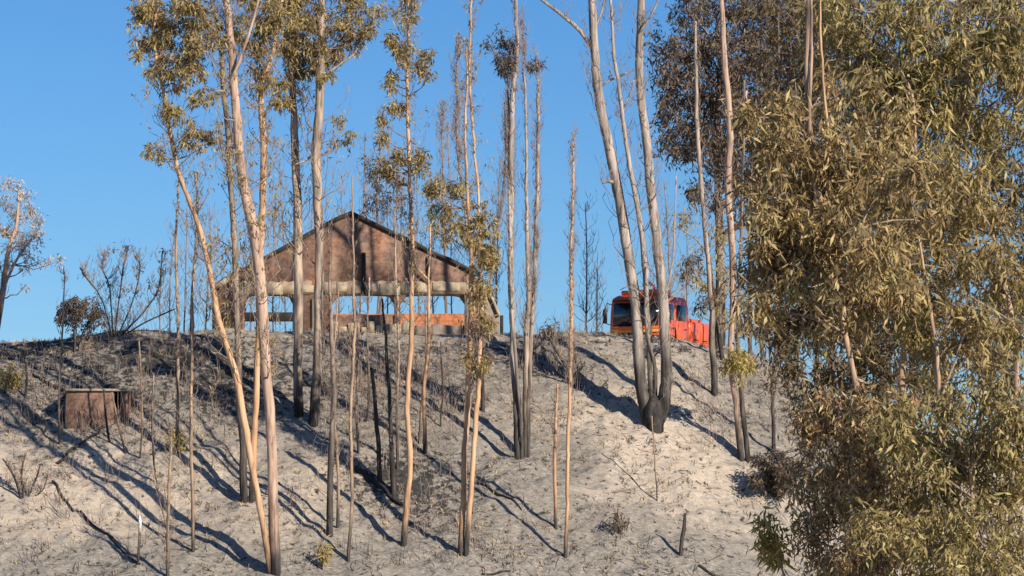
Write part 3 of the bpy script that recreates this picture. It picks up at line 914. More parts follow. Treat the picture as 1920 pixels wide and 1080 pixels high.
make_tree('dead_tree', 'feathery bare grey tree beside the silver twin stems, small dark tuft at top', 'tree',
          [[(984, 856, 12), (988, 720, 11), (992, 600, 11), (993, 480, 8), (992, 300, 6), (985, 130, 4), (982, 40, 2)],
           [(990, 852, 10), (996, 680, 9), (1000, 520, 9), (1004, 350, 9), (1003, 220, 7), (1000, 100, 3)]],
          mat='grey', tw=(3.2, .3, 1, .6, 1.3), tspread=.22, leaf='brown', group=GT, fill=34, clumps=[(1000, 122, 12)])
make_tree('dead_tree', 'slim bare sapling tree with feathery tip ending in open sky left of engine', 'tree',
          [[(1060, 1045, 9), (1062, 910, 8), (1060, 820, 8), (1065, 720, 8), (1068, 600, 8), (1072, 450, 7), (1077, 330, 5), (1081, 258, 2)]],
          mat='gold', tw=(3.0, .42, 1, .5, 1.2), tspread=.25, group=GT, tsub=4)
make_tree('eucalyptus_tree', 'large bare pale eucalyptus splitting from a blackened foot in front of the engine', 'tree',
          [[(1219, 797, 30), (1211, 765, 30), (1201, 705, 26), (1194, 600, 24), (1172, 450, 23), (1150, 330, 22), (1122, 200, 21), (1112, 100, 19), (1106, -30, 15)],
           [(1231, 797, 30), (1239, 765, 30), (1245, 705, 25), (1238, 600, 23), (1222, 450, 22), (1208, 300, 20), (1192, 150, 18), (1199, -30, 16)],
           [(1222, 795, 20), (1218, 700, 11), (1213, 560, 12), (1205, 450, 12), (1180, 300, 10), (1165, 180, 8), (1150, 80, 7), (1141, -30, 6)],
           [(1226, 795, 14), (1228, 690, 9), (1216, 610, 9), (1218, 500, 8)],
           [(1225, 800, 42), (1225, 784, 52), (1226, 768, 48), (1226, 752, 30), (1226, 742, 12)]],
          mat=['silver', 'silver', 'silver', 'silver', 'char'], tw=(1.0, .45, 1, .8, 2.2), tspread=.6, group=GT,
          extra=[([(1114, 95, 11), (1085, 55, 10), (1050, 25, 8), (1005, -10, 6)], 0), ([(1122, 165, 6), (1145, 150, 5), (1190, 130, 4)], 0), ([(1170, 200, 5), (1185, 170, 4), (1190, 150, 4)], 0),
                 ([(1150, 342, 9), (1140, 340, 7), (1130, 344, 3)], 0), ([(1200, 60, 6), (1225, 20, 5), (1240, -20, 4)], 0), ([(1112, 60, 6), (1130, 20, 5), (1136, -20, 4)], 0), ([(1238, 590, 6), (1262, 480, 4), (1268, 330, 3)], 0)])
make_tree('eucalyptus_tree', 'tall straight pinkish eucalyptus rising in front of the dark scorched crown', 'tree',
          [[(1390, 862, 14), (1381, 750, 12), (1373, 650, 13), (1378, 500, 14), (1369, 350, 15), (1371, 250, 14), (1362, 120, 13), (1352, -30, 10)],
           [(1402, 860, 12), (1390, 740, 11), (1385, 640, 9), (1388, 520, 7), (1396, 330, 6), (1398, 150, 5)]],
          mat=['pink', 'dark'], tw=(.5, .4, 1, .6, 1.4), leaf='yellow', group=GT, fill=40, lW=.06,
          clumps=[(1383, 668, 18), (1366, 690, 12), (1400, 685, 13)],
          extra=[([(1374, 260, 8), (1390, 235, 6), (1398, 170, 5)], 0)])
make_tree('eucalyptus_tree', 'thin bent pale eucalyptus left of the pinkish straight one, by the engine rear', 'tree',
          [[(1340, 738, 15), (1336, 620, 13), (1331, 500, 10), (1321, 390, 9), (1311, 250, 9), (1308, 140, 8), (1308, 40, 6)]],
          mat='grey', tw=(.8, .35, 1, .6, 1.4), group=GT, leaf='brown', clumps=[(1330, 560, 18), (1300, 500, 14)])
# far-left ridge tree, leaning crown with pale dry tufts
make_tree('eucalyptus_tree', 'pale dry tufted tree at far left edge against the sky', 'tree',
          [[(-12, 640, 18), (2, 560, 14), (14, 480, 10), (30, 420, 7), (36, 360, 4)], [(-12, 642, 12), (-6, 540, 9), (-16, 440, 7), (-10, 360, 4)], [(4, 545, 7), (30, 490, 6), (55, 455, 4), (80, 440, 3)]],
          mat='pink', tw=(1.1, .3, 1, .5, 1.2), leaf='dull', fill=26, lL=.17, lW=.05,
          clumps=[(32, 348, 17), (50, 372, 15), (8, 380, 18), (58, 402, 16), (30, 408, 16), (70, 410, 12), (10, 430, 18), (40, 450, 18), (75, 446, 13), (20, 470, 18), (55, 472, 14), (0, 500, 16), (92, 484, 9), (112, 488, 9), (45, 500, 10), (48, 535, 8), (0, 350, 14), (15, 345, 12)])
make_tree('round_bush', 'round brown scorched bush on a thin stem at the left ridge', 'bush',
          [[(140, 660, 7), (141, 620, 6), (145, 590, 4)], [(148, 655, 5), (158, 620, 4), (172, 596, 3)]],
          mat='grey', leaf='brown', fill=70, lL=.16, lW=.05, clumps=[(135, 582, 20), (155, 578, 20), (176, 590, 18), (120, 590, 14), (150, 600, 20), (190, 600, 14)], depth=None)
make_tree('bare_bush', 'dark twiggy bare bush on left ridge between round bush and house', 'bush',
          [[(210, 632, 4), (190, 560, 3), (160, 520, 4), (148, 502, 3)], [(212, 632, 4), (205, 540, 3), (190, 505, 4), (196, 470, 3)], [(215, 632, 4), (222, 560, 3), (228, 500, 4), (238, 460, 3)], [(220, 632, 4), (250, 560, 3), (262, 500, 4), (252, 480, 3)], [(224, 632, 4), (270, 585, 3), (300, 540, 4), (306, 470, 3)], [(226, 632, 3), (280, 600, 4), (322, 580, 3)]],
          mat='dark', tw=(5, .15, 1, .4, 1.0), tspread=.6, leaf='brown', fill=10, lL=.17, partname='stem',
          clumps=[(196, 480, 7), (212, 472, 7), (236, 465, 7), (155, 515, 7), (175, 560, 9), (255, 500, 8), (280, 525, 10), (300, 500, 8), (310, 475, 7), (232, 540, 9), (260, 545, 10), (200, 530, 8), (295, 560, 10)])

# ------------------------------------------------------------------ thin saplings and stems on the slope
def sap(pts, label, mat='sap', tw=(2.0, .25, 1, .35, .9), clumps=(), leaf='yellow', name='burnt_sapling', group='thin burnt saplings on the slope', depth=None, **kw):
    make_tree(name, label, 'sapling', [pts] if isinstance(pts[0][0], (int, float)) else pts, mat=mat, tw=tw, clumps=clumps, leaf=leaf, group=group, depth=depth, tsub=3, **kw)


sap([(330, 850, 8), (330, 760, 8), (332, 640, 7), (328, 500, 6), (330, 330, 3)], 'slim pale sapling with yellow tuft of new leaves at its foot', clumps=[(315, 838, 12), (335, 840, 13), (326, 822, 12), (345, 830, 9)])
sap([(362, 1034, 8), (362, 900, 8), (360, 780, 7), (366, 640, 7), (364, 560, 7), (372, 420, 6), (370, 320, 3)], 'straight thin sapling right of the yellow-tufted one', mat='sap')
sap([[(314, 1085, 8), (316, 960, 7), (320, 860, 5), (322, 800, 3)], [(317, 1000, 4), (298, 930, 3), (288, 880, 2)]], 'short twiggy sapling at bottom left beside the white-topped stake', tw=(5, .1, 1, .3, .8))
sap([(112, 832, 6), (111, 720, 5), (114, 600, 4), (115, 500, 2)], 'lone thin dark stem left of the brick hut', mat='grey')
sap([(48, 745, 6), (50, 700, 5), (46, 640, 3)], 'short dark stem on the far-left dark slope', mat='char')
sap([(618, 1004, 15), (618, 860, 13), (622, 720, 11), (616, 620, 9), (612, 540, 6), (610, 430, 3)], 'stout half-blackened straight sapling below the gable left half', mat='dark', tw=(1.6, .3, 1, .4, .9))
sap([(633, 990, 8), (636, 880, 7), (628, 740, 7), (632, 640, 5), (640, 540, 3)], 'pale slim stem touching the half-blackened sapling', mat='sap')
sap([(653, 1052, 8), (655, 900, 8), (654, 760, 7), (658, 640, 7), (656, 520, 5), (654, 330, 3)], 'tall thin brown stem right of the half-blackened sapling', mat='sap')
sap([(712, 902, 11), (708, 820, 10), (700, 740, 9), (697, 690, 8)], 'snapped blackened pole leaning left below the house, taller of two', mat='char', tw=(0, 0, 1, 1, 1))
sap([(738, 926, 13), (737, 840, 10), (732, 720, 8), (728, 620, 6), (725, 560, 4)], 'charred stem right of the snapped leaning pole', mat='char')
sap([(797, 850, 10), (797, 760, 9), (802, 680, 9), (804, 600, 8), (806, 520, 5), (812, 420, 3)], 'orange-barked stem under the right window of the house', mat='gold', tw=(2, .45, 1, .4, .9))
sap([(786, 832, 6), (792, 740, 6), (800, 680, 5), (798, 560, 3)], 'thin stem leaning onto the orange-barked one', mat='sap')
sap([(745, 880, 6), (744, 760, 6), (748, 640, 5), (744, 500, 4), (742, 380, 2)], 'thin grey stem between charred stem and slender tufted eucalyptus', mat='grey')
sap([(1042, 992, 8), (1041, 880, 8), (1043, 790, 7), (1046, 720, 5)], 'short pale stem left of the slim feathery-tipped tree', mat='gold', tw=(4, .4, 1, .3, .7))
sap([(905, 770, 10), (903, 700, 10), (898, 640, 9), (906, 560, 6)], 'burnt stub with brown tufts behind the pale twin stems', mat='char', leaf='brown', clumps=[(900, 690, 13), (905, 670, 11), (893, 712, 9)])
sap([(1450, 852, 9), (1449, 760, 8), (1446, 680, 7), (1440, 560, 5)], 'thin red-brown stem between pinkish eucalyptus and the leafy thicket', mat='dark')
sap([(1276, 1042, 9), (1280, 1000, 9), (1284, 962, 6)], 'short black burnt stick standing alone on pale ash', mat='char', tw=(0, 0, 1, 1, 1), name='charred_stick')
sap([(1232, 940, 3), (1228, 870, 3), (1222, 780, 3)], 'very fine stem on bare pale slope below the big fork', mat='sap', tw=(0, 0, 1, 1, 1))
sap([[(1158, 1000, 5), (1160, 975, 5), (1156, 955, 3)], [(1164, 1002, 4), (1168, 980, 3)]], 'small brown burnt tuft on the grey lower slope', mat='twig', tw=(6, .1, 1, .2, .4), leaf='brown', clumps=[(1157, 972, 10), (1166, 985, 9)])
sap([[(606, 1070, 4), (607, 1045, 4), (604, 1020, 3)]], 'tiny yellow-leaved resprout at the bottom beside the half-blackened sapling', clumps=[(600, 1025, 9), (614, 1032, 9), (606, 1045, 7)], mat='twig', tw=(3, .1, 1, .2, .4))
sap([[(12, 735, 4), (14, 715, 4), (12, 700, 3)]], 'yellowish resprouting bush at the far left edge below ridge', clumps=[(6, 705, 14), (24, 710, 11), (14, 722, 12)], mat='twig', tw=(3, .1, 1, .2, .4), leaf='olive')
sap([[(40, 935, 5), (25, 890, 4), (8, 860, 3)], [(44, 936, 5), (40, 885, 4), (48, 850, 3)], [(50, 938, 5), (66, 900, 4), (74, 870, 3)], [(56, 938, 4), (84, 915, 3), (92, 890, 2)]], 'low burnt shrub with fanned black twigs at left', mat='char', tw=(6, .2, 1, .25, .6), name='burnt_shrub', leaf='brown')
sap([[(262, 860, 4), (268, 780, 4), (262, 640, 3)]], 'fine stem right of the brick hut', mat='sap')
sap([[(292, 905, 5), (285, 800, 4), (290, 700, 3)]], 'fine grey stem midway between brick hut and yellow-tufted sapling', mat='grey')
sap([[(205, 830, 5), (196, 770, 5), (190, 730, 4)]], 'burnt stick leaning against the brick hut front', mat='char', tw=(0, 0, 1, 1, 1), name='charred_stick')
sap([[(235, 850, 5), (222, 790, 5), (212, 735, 3)]], 'burnt stick leaning by the brick hut doorway', mat='sap', tw=(1, .3, 1, .3, .6), name='charred_stick')
sap([[(672, 850, 6), (670, 760, 6), (676, 660, 5), (670, 560, 3)]], 'thin stem in front of the gable charred plank', mat='sap')
sap([[(688, 790, 5), (694, 720, 5), (690, 640, 4), (695, 520, 3)]], 'short grey-brown stem just behind the snapped leaning pole', mat='grey')
sap([[(826, 800, 4), (828, 720, 4), (824, 640, 3)]], 'short burnt stem right of the orange-barked one', mat='char')
sap([[(1085, 725, 6), (1064, 690, 6), (1040, 650, 5), (1022, 622, 4)], [(1088, 725, 5), (1080, 680, 4), (1056, 640, 3)], [(1082, 728, 4), (1048, 700, 4), (1024, 672, 3)]], 'tangled burnt shrub on the crest behind the slim feathery-tipped tree', mat='char', tw=(7, .1, 1, .3, .6), name='burnt_shrub', leaf='brown', clumps=[(1072, 765, 9), (1025, 625, 9), (1040, 612, 9)])

ORD = 'first second third fourth fifth sixth seventh eighth ninth tenth eleventh twelfth thirteenth fourteenth fifteenth sixteenth seventeenth eighteenth nineteenth twentieth'.split() + ['twenty-first', 'twenty-second']
# fine burnt saplings along the ridge behind the house and elsewhere on the crest
def ridge(px, top, Y, group, label, w=6, n=2.4):
    j = RNG.uniform(-14, 14)
    b0 = 640
    pts = [(px, b0, w), (px + j * .3, (b0 + top) / 2, w * .7), (px + j, top, 2)]
    make_tree('burnt_sapling', label, 'sapling', [pts], mat='twig', tw=(n, .2, 1, .5, 1.5), tspread=.5, group=group, depth=Y, tsub=4)


BEH = sorted([(634, 330), (672, 250), (690, 300), (728, 240), (748, 330), (785, 270), (812, 330), (848, 230), (930, 300), (512, 340), (536, 300), (576, 350), (470, 400)])
for k, (px, top) in enumerate(BEH):
    ridge(px, top, RNG.uniform(160, 166), 'burnt saplings behind the ruined house', ORD[k] + ' from left of the thin twiggy saplings rising behind the gabled ruin', 4, 1.5)
make_tree('burnt_sapling', 'twiggy sapling holding purplish-brown dead leaves just right of the gable peak', 'sapling',
          [[(705, 640, 7), (712, 480, 6), (706, 380, 5), (716, 260, 3), (722, 205, 2)], [(708, 600, 5), (735, 450, 4), (742, 350, 3), (738, 290, 2)]], mat='twig', tw=(3, .3, 1, .5, 1.2), leaf='brown', fill=22, depth=158, group='burnt saplings behind the ruined house',
          clumps=[(700, 335, 13), (716, 352, 14), (735, 322, 12), (690, 300, 8), (722, 385, 16), (750, 375, 13), (700, 372, 13), (742, 345, 11), (715, 255, 9), (720, 230, 8), (680, 395, 10), (760, 400, 10)])
make_tree('burnt_sapling', 'wispy grey sapling standing between gable top and the pale twin-stemmed eucalyptus', 'sapling',
          [[(838, 640, 7), (834, 480, 6), (828, 380, 5), (826, 260, 3), (830, 190, 2)]], mat='twig', tw=(5, .3, 1, .5, 1.3), leaf='olive', fill=20, depth=158, group='burnt saplings behind the ruined house',
          clumps=[(800, 420, 9), (845, 390, 10), (815, 330, 8)])
make_tree('burnt_sapling', 'tall feathery dead sapling in open sky left of the dead silver tree', 'sapling',
          [[(915, 640, 7), (922, 480, 6), (940, 380, 5), (946, 260, 4), (940, 190, 2)], [(905, 640, 6), (862, 320, 5), (858, 180, 3), (862, 80, 2)]], mat='twig', tw=(4, .3, 1, .5, 1.4), tspread=.25, depth=158, group='burnt saplings behind the ruined house')
for k, (px, top) in enumerate(((300, 500), (318, 430), (345, 390), (356, 470), (384, 440), (402, 380))):
    ridge(px, top, RNG.uniform(152, 156), 'burnt saplings on the ridge left of the house', ORD[k] + ' from left of the thin twiggy saplings on the ridge left of the house', 4, 1.6)
for k, (px, top) in enumerate(((1098, 380), (1118, 470), (1262, 340), (1290, 400))):
    ridge(px, top, RNG.uniform(160, 166), 'burnt saplings around the engine', ORD[k] + ' from left of the fine bare saplings beside the fire engine', 5, 1.8)
for k, (px, top) in enumerate(((1350, 420), (1412, 380), (1432, 500), (1462, 420), (1490, 520), (1530, 480), (1562, 540), (1600, 500), (1660, 560), (1712, 540), (1770, 560), (1840, 590), (1880, 560))):
    make_tree('burnt_sapling', ORD[k] + ' from left of the dark slim trunks seen through gaps in the right thicket', 'sapling',
              [[(px, 760, 11), (px + RNG.uniform(-8, 8), 640, 9), (px + RNG.uniform(-18, 18), top, 5)]], mat='dark', tw=(1.5, .2, 1, .5, 1.2), group='slim trunks behind the right thicket', depth=RNG.uniform(152, 158))

# ------------------------------------------------------------------ the leafy thicket on the right
def crown_tree(label, depth, base_px, trunk_pts, blobs, leaf, dens=1.0, mat='sap', lL=.34, lW=.075, extra=(), name='eucalyptus_tree', cat='tree', sub=.48):
    """a leafy tree: trunk from its foot, limbs to each lobe, hanging leaf sprays through each lobe's volume"""
    p = P(base_px, 800, depth)
    base = np.array([p[0], depth, float(ground(p[0], depth))])
    root = empty(name, base, label, cat, 'leafy eucalyptus thicket on the right')
    pts = [[base[0], base[1], base[2] - .3]] + [list(P(x, y, depth)) for x, y, w in trunk_pts]
    ww = [trunk_pts[0][2] * 1.15] + [w for _, _, w in trunk_pts]
    q = spline(np.column_stack([pts, np.array(ww) * MPP(depth) / 2]), 40)
    tb = MB(); tb.tube(q[:, :3], np.maximum(q[:, 3], .02), 9, rough=.07); tb.build('trunk', BK[mat], root, smooth=True, origin=base)
    path = q[:, :3]; rad = q[:, 3]
    bm = MB(); lm = MB()
    for e in extra:
        pe, re = stem_path(e[0], base, .03)
        eb = MB(); eb.tube(pe + np.array([0, e[2] if len(e) > 2 else -1.2, 0]), re, 7, rough=.05); eb.build('limb', BK[e[1]], root, smooth=True, origin=base)
    for (cx, cy, rx, ry) in blobs:
        Y = depth + RNG.uniform(-1.4, 1.4)
        c = P(cx, cy, Y); m = MPP(Y)
        R3 = np.array([rx * m * 1.15, max(rx, ry) * m * 1.8, ry * m * 1.15])
        dz = path[:, 2] - (c[2] - R3[2])
        d = np.linalg.norm(path - c, axis=1) + np.where(dz > 0, dz, 0)
        i = int(np.argmin(d))
        lp = limb(bm, path[i], c, max(.03, rad[i] * .5), .015, -.08, 5)
        n = int(dens * 11 * R3[0] * R3[2] / m ** 2 * .011 ** 2 + 3)
        dd = RNG.normal(size=(n, 3)); dd /= np.linalg.norm(dd, axis=1, keepdims=True)
        cc = c + dd * (RNG.random((n, 1)) ** .42) * R3
        st = c + (cc - c) * RNG.uniform(.1, .4, (n, 1))
        t = np.linspace(0, 1, 4)[None, :, None]
        tw_ = st[:, None] * (1 - t) + cc[:, None] * t + np.array([0, 0, .12]) * np.sin(t * 3.14)
        bm.tubes(tw_, np.broadcast_to(np.array([.014, .011, .008, .005]), (n, 4)), 3)
        for s in cc:
            k = RNG.integers(26, 90)
            r = RNG.uniform(.18, sub) * (m / .011) ** .5
            off = RNG.normal(size=(k, 3)) * np.array([r * .5, r * .5, r * .55])
            qq = s + off + np.array([0, 0, .1])
            dr = RNG.normal(size=(k, 3)) * np.array([.58, .58, .45]) + np.array([0, 0, -.75])
            dr /= np.linalg.norm(dr, axis=1, keepdims=True)
            lm.leaves(qq, dr, RNG.uniform(.55, 1.3, k) * lL, RNG.uniform(.6, 1.3, k) * lW)
    bm.build('branches', BK['twig'], root, smooth=True, origin=base)['kind'] = 'stuff'
    o = lm.build('foliage', LM[leaf], root, origin=base); o['kind'] = 'stuff'
    return root


crown_tree('dark grey-brown scorched eucalyptus with rounded crown behind the engine', 153, 1335, [(1345, 700, 20), (1350, 500, 17), (1345, 300, 13), (1350, 100, 9)],
           [(1290, 105, 60, 45), (1262, 190, 34, 60), (1330, 190, 70, 80), (1400, 120, 60, 70), (1300, 290, 45, 40), (1385, 290, 50, 60), (1460, 60, 60, 60), (1350, 35, 55, 35), (1252, 280, 18, 40), (1445, 180, 60, 60), (1330, 360, 40, 40), (1430, 0, 60, 40), (1250, 130, 20, 30), (1500, 120, 50, 60), (1520, 30, 50, 50), (1340, 270, 60, 50), (1420, 230, 50, 60), (1390, 360, 50, 45), (1440, 330, 40, 50)] + [(x + RNG.uniform(-20, 20), y, 48, 48) for x in range(1270, 1560, 70) for y in range(20, 430, 75) if x > 1340 or y < 260], 'brown', 2.3, 'dark', .32, .075)
crown_tree('golden scorched eucalyptus in the middle of the leafy thicket', 73, 1640, [(1640, 900, 13), (1600, 700, 11), (1550, 450, 9), (1515, 200, 10), (1516, -10, 7)],
           [(1480, 270, 60, 50), (1560, 320, 75, 70), (1450, 370, 50, 55), (1500, 450, 70, 60), (1600, 430, 75, 65), (1425, 460, 28, 38), (1560, 530, 80, 45), (1450, 540, 50, 40), (1530, 390, 70, 50), (1440, 280, 30, 50), (1610, 350, 60, 50), (1450, 460, 50, 50), (1500, 340, 60, 50), (1510, 510, 60, 45), (1420, 590, 40, 34), (1620, 560, 55, 40), (1600, 250, 34, 30), (1675, 240, 30, 28), (1560, 180, 30, 34), (1475, 205, 34, 30), (1660, 480, 44, 40), (1750, 420, 34, 30), (1700, 330, 34, 34), (1420, 220, 22, 26), (1620, 170, 24, 24), (1690, 560, 34, 34), (1570, 620, 44, 30)], 'gold', 1.5, 'sap', .30, .055,
           extra=[([(1566, 520, 8), (1535, 400, 8), (1518, 300, 8), (1514, 190, 8), (1516, 60, 7), (1517, -40, 6)], 'pink', -.35), ([(1550, 450, 6), (1552, 330, 6), (1550, 260, 6), (1541, 150, 6), (1538, 55, 5), (1541, -10, 3)], 'gold', -.3)])
crown_tree('scorched brown-leaved young eucalyptus hanging over the engine rear', 146, 1375, [(1360, 700, 10), (1345, 600, 8), (1330, 480, 6)],
           [(1320, 470, 35, 45), (1300, 520, 24, 35), (1365, 520, 36, 40), (1390, 590, 30, 32), (1345, 590, 22, 28), (1430, 620, 35, 32), (1275, 430, 14, 20)], 'olive', .75, 'dark', .3, .06)
crown_tree('olive green eucalyptus crown filling the upper right corner', 82, 1720, [(1690, 860, 14), (1700, 600, 13), (1705, 400, 11), (1702, 200, 9), (1700, 20, 6)],
           [(1620, 60, 75, 70), (1720, 40, 80, 60), (1840, 50, 85, 70), (1680, 150, 80, 70), (1800, 160, 90, 70), (1905, 190, 50, 80), (1620, 190, 60, 50), (1740, 250, 80, 60), (1570, 90, 45, 60), (1560, 10, 50, 40), (1900, 30, 50, 60), (1840, 250, 70, 60), (1650, 270, 60, 50), (1770, 100, 80, 60), (1880, 110, 60, 60), (1740, 180, 80, 60), (1600, 130, 60, 50)], 'green', 1.5, 'sap', .30, .055,
           extra=[([(1702, 300, 8), (1700, 250, 8), (1696, 190, 6), (1672, 140, 4), (1640, 90, 3)], 'sap', -1.5)])
crown_tree('mixed olive and rust eucalyptus at right edge below the green crown', 80, 1830, [(1905, 830, 12), (1906, 720, 11), (1898, 600, 9), (1860, 430, 7)],
           [(1680, 370, 85, 65), (1800, 350, 90, 70), (1885, 400, 60, 75), (1740, 460, 80, 60), (1840, 490, 80, 50), (1670, 540, 55, 50), (1760, 570, 60, 45), (1905, 530, 28, 40), (1720, 640, 40, 35), (1620, 500, 45, 45), (1820, 600, 45, 40), (1780, 660, 45, 35), (1860, 580, 50, 40), (1730, 330, 70, 50), (1900, 640, 30, 40), (1840, 680, 45, 34), (1690, 460, 60, 55), (1790, 430, 70, 60), (1690, 610, 50, 40), (1760, 720, 40, 30)], 'olive', 1.45, 'pink', .30, .055,
           extra=[([(1748, 860, 9), (1744, 700, 9), (1735, 620, 8), (1720, 520, 6), (1700, 400, 4)], 'sap', -1.5), ([(1746, 770, 7), (1760, 720, 6), (1778, 670, 5), (1800, 590, 3)], 'sap', -1.5), ([(1830, 860, 9), (1870, 765, 9), (1902, 728, 8), (1940, 690, 6)], 'gold', -1.5)])
crown_tree('dark-leaved eucalyptus low in the thicket, with dark leaves added behind as gap shade', 94, 1580, [(1590, 860, 13), (1580, 740, 10), (1560, 640, 7)],
           [(1500, 640, 48, 40), (1560, 690, 55, 40), (1620, 720, 55, 40), (1680, 730, 50, 35), (1520, 730, 40, 34), (1600, 640, 40, 34), (1500, 780, 34, 34), (1640, 660, 40, 30), (1560, 600, 50, 30), (1500, 580, 40, 30), (1680, 680, 50, 40), (1740, 740, 50, 36), (1810, 750, 60, 36), (1890, 740, 50, 40), (1460, 690, 34, 40), (1470, 610, 34, 34), (1560, 780, 60, 40), (1640, 790, 60, 36)] + [(x + RNG.uniform(-25, 25), y + RNG.uniform(-25, 25), 62, 58) for x in range(1480, 1960, 95) for y in range(20, 720, 100)], 'shade', 1.5, 'dark', .26, .06)  # the grid of lobes is added so gaps between crowns look dark
crown_tree('rusty brown bushy eucalyptus regrowth at the bottom right, nearest to the viewer', 70, 1600, [(1610, 1200, 16), (1600, 1050, 12), (1590, 900, 8)],
           [(1575, 890, 62, 60), (1650, 850, 70, 60), (1590, 980, 80, 65), (1520, 1010, 26, 44), (1560, 1075, 56, 45), (1690, 960, 70, 70), (1650, 1060, 90, 60), (1590, 820, 50, 30), (1510, 930, 24, 26), (1630, 920, 60, 50), (1600, 1060, 70, 50), (1520, 810, 26, 24), (1620, 770, 30, 24), (1700, 760, 30, 22), (1560, 760, 24, 20)], 'rust', 2.3, 'sap', .21, .05)
crown_tree('green bushy eucalyptus regrowth in the bottom right corner', 67, 1830, [(1830, 1220, 16), (1830, 1050, 12), (1820, 880, 8)],
           [(1760, 840, 80, 55), (1860, 830, 80, 55), (1790, 930, 90, 70), (1890, 930, 70, 80), (1760, 1030, 90, 70), (1860, 1040, 90, 70), (1710, 880, 50, 50), (1910, 820, 40, 50), (1800, 1090, 90, 40), (1700, 800, 40, 25), (1780, 770, 34, 26), (1850, 750, 30, 28), (1905, 760, 30, 24), (1660, 830, 34, 30), (1640, 1000, 40, 40)], 'green', 2.3, 'sap', .21, .05)
crown_tree('small sparse yellow sprig hanging at the left side of the rusty bush', 71, 1455, [(1480, 1200, 5), (1465, 1060, 4), (1440, 990, 3)],
           [(1432, 985, 16, 20), (1440, 1020, 13, 18), (1455, 1040, 9, 14)], 'yellow', .8, 'twig', .26, .06, name='resprouting_shrub', cat='bush', sub=.3)
make_tree('burnt_shrub', 'dark scorched shrub on the slope left of the rusty bush', 'bush',
          [[(1448, 930, 7), (1442, 890, 6), (1432, 860, 4)], [(1455, 932, 6), (1462, 890, 5), (1470, 850, 4)], [(1452, 932, 6), (1430, 905, 5), (1408, 896, 4)]], mat='char', tw=(4, .2, 1, .3, .6), leaf='brown', fill=60, lL=.2, lW=.06,
          clumps=[(1432, 885, 20), (1455, 870, 20), (1475, 880, 20), (1415, 900, 13), (1450, 905, 20), (1480, 915, 20), (1500, 870, 18), (1510, 840, 18), (1520, 800, 18), (1545, 790, 18)], partname='stem')

# ------------------------------------------------------------------ small things on the slope
st = hit(258, 1058)
root = empty('marker_stake', st, 'thin wooden stake with a white painted top at bottom left', 'stake')
tp1 = P(262, 998, st[1]); tp2 = P(263, 966, st[1])
mb = MB(); mb.tube([[st[0], st[1], st[2] - .2], tp1], .05, 6); mb.build('post', BK['sap'], root, origin=st)
mb = MB(); mb.tube([tp1, tp2], .062, 6); mb.build('painted_top', M_white, root, origin=st)


def log(a, b, r0, r1, label, mat='char', cat='branch', name='fallen_branch', group='fallen burnt branches on the slope'):
    A = hit(*a); B = hit(*b)
    t = np.linspace(0, 1, 12)[:, None]
    p = A * (1 - t) + B * t
    p[:, 2] = ground(p[:, 0], p[:, 1]) + r0 * .7
    p[:, 0] += np.cumsum(RNG.normal(size=12)) * .015
    k = np.ones(3) / 3
    p[1:-1, 2] = np.maximum(np.convolve(p[:, 2], k, 'same')[1:-1], p[1:-1, 2])
    mb = MB(); mb.tube(p, np.linspace(r0, r1, 12), 6, rough=.12)
    tag(mb.build(name, BK[mat], None, smooth=True, origin=A), label, cat, group).location = tuple(A)


log((108, 872), (190, 815), .07, .05, 'grey fallen branch on slope just below the brick hut')
log((100, 905), (140, 962), .06, .04, 'charred branch end lying right of the fanned burnt shrub')
log((150, 960), (262, 1060), .05, .03, 'thin charred branch lying left of the white-topped stake', 'char')
log((660, 880), (752, 950), .10, .06, 'thick charred log lying left of the slender tufted eucalyptus')
log((905, 1078), (962, 1074), .05, .04, 'short orange peeled stick lying at the bottom edge centre', 'gold')
log((1310, 1062), (1350, 1085), .06, .04, 'dark branch at the bottom edge right of the black stick')
log((1150, 925), (1230, 900), .035, .02, 'thin twig lying across the pale slope below the big fork', 'twig')
log((880, 905), (980, 960), .06, .03, 'charred branch lying right of the pale twin stems')
log((120, 735), (60, 705), .07, .05, 'blackened log above and left of the brick hut')
log((1490, 700), (1570, 780), .09, .05, 'charred log lying down the slope under the dark-leaved tree')

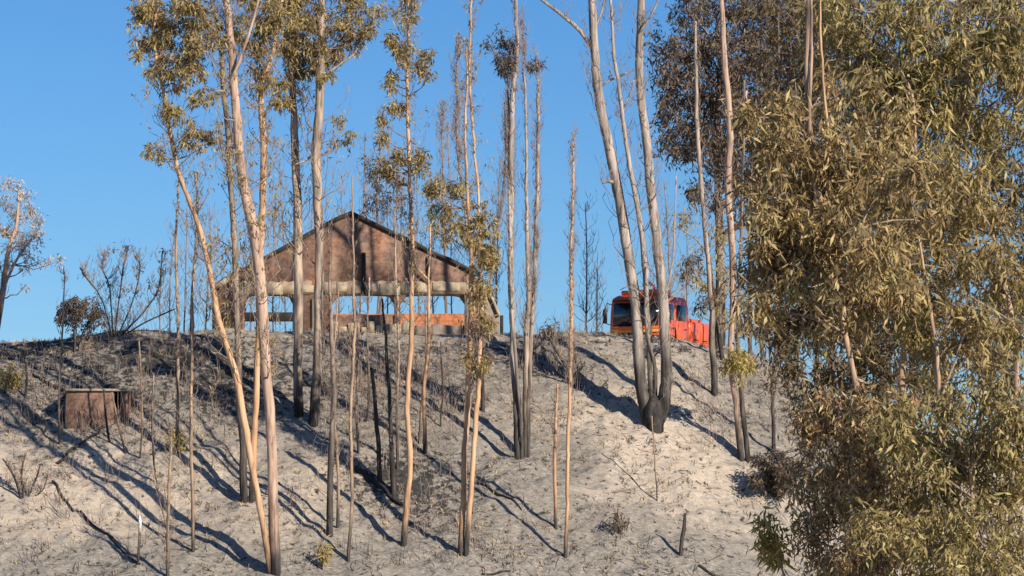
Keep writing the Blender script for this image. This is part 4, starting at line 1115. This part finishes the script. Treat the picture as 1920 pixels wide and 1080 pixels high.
# litter: burnt twigs and grass stubs nobody could count
def litter(name, label, n, mat, kind):
    px = RNG.uniform(-40, 1700, n)
    x = RNG.uniform(-23, 17, n); y = RNG.uniform(126.5, 149.5, n)
    keep = vn(x / 1.6, y / 1.3, 21) + RNG.uniform(-.35, .35, n) > -.02
    x, y = x[keep], y[keep]; n = len(x)
    z = ground(x, y)
    mb = MB()
    if kind == 'twig':
        az = RNG.uniform(0, 6.28, n); L = RNG.uniform(.05, .32, n) ** 1.0 + (RNG.random(n) < .06) * RNG.uniform(.2, .8, n)
        x2 = x + np.cos(az) * L; y2 = y + np.sin(az) * L; z2 = ground(x2, y2)
        xm = (x + x2) / 2 + RNG.normal(size=n) * .03; ym = (y + y2) / 2; zm = ground(xm, ym)
        pts = np.stack([np.stack([x, y, z + .01], 1), np.stack([xm, ym, zm + RNG.uniform(.01, .06, n)], 1), np.stack([x2, y2, z2 + RNG.uniform(0, .08, n)], 1)], 1)
        r = RNG.uniform(.004, .013, n)
        mb.tubes(pts, r[:, None] * np.array([1, .9, .5]), 3)
    else:
        k = 7
        X = np.repeat(x, k) + RNG.normal(size=n * k) * .07; Yy = np.repeat(y, k) + RNG.normal(size=n * k) * .07
        Z = ground(X, Yy) - .01
        d = RNG.normal(size=(n * k, 3)) * .5 + np.array([0, 0, .9]); d /= np.linalg.norm(d, axis=1, keepdims=True)
        mb.leaves(np.stack([X, Yy, Z], 1), d, RNG.uniform(.08, .26, n * k), RNG.uniform(.02, .05, n * k))
    o = mb.build(name, mat); tag(o, label, 'litter' if kind == 'twig' else 'grass', None, 'stuff')


litter('twig_litter', 'burnt twigs scattered over the hillside', 11000, BK['twig'], 'twig')
litter('grass_stubble', 'grey burnt grass stubs dotted over the hillside', 2400, plain('burnt_grass', (.17, .15, .12), .9, .1, .5, 2.0), 'grass')
def stalks(name, label, n, mat, boxes):
    mb = MB()
    for (xa, xb, ya, yb, cnt) in boxes:
        qx = RNG.uniform(xa, xb, cnt); qy = RNG.uniform(ya, yb, cnt)
        B = np.array([hit(a, c) for a, c in zip(qx, qy)])
        for c in B:
            m = RNG.integers(3, 9)
            o = c + RNG.normal(size=(m, 3)) * np.array([.18, .18, 0]); o[:, 2] = ground(o[:, 0], o[:, 1]) - .03
            h = RNG.uniform(.25, 1.3, m) * RNG.uniform(.5, 1.2)
            lean = RNG.normal(size=(m, 3)) * np.array([.22, .22, 0])
            t = np.linspace(0, 1, 4)[None, :, None]
            p = o[:, None] + h[:, None, None] * (UP * t + lean[:, None] * t * t) + RNG.normal(size=(m, 4, 3)) * .015
            mb.tubes(p, RNG.uniform(.006, .013, m)[:, None] * np.array([1, .85, .7, .4]), 3)
    tag(mb.build(name, mat, smooth=True), label, 'stalks', None, 'stuff')


stalks('dead_stalks', 'fine dead stalks standing over the burnt slope', 0, BK['twig'], [(600, 860, 640, 840, 150), (0, 420, 650, 840, 130), (860, 1090, 640, 800, 60), (540, 1000, 840, 1060, 60), (1300, 1500, 660, 850, 60), (0, 400, 860, 1060, 40), (1010, 1120, 622, 650, 20)])
litter('dry_grass', 'dry pale grass tufts dotted over the hillside', 2200, plain('straw_grass', (.42, .33, .20), .9, .1, .4, 2.0), 'grass')
print('truck ground', tz, gz)
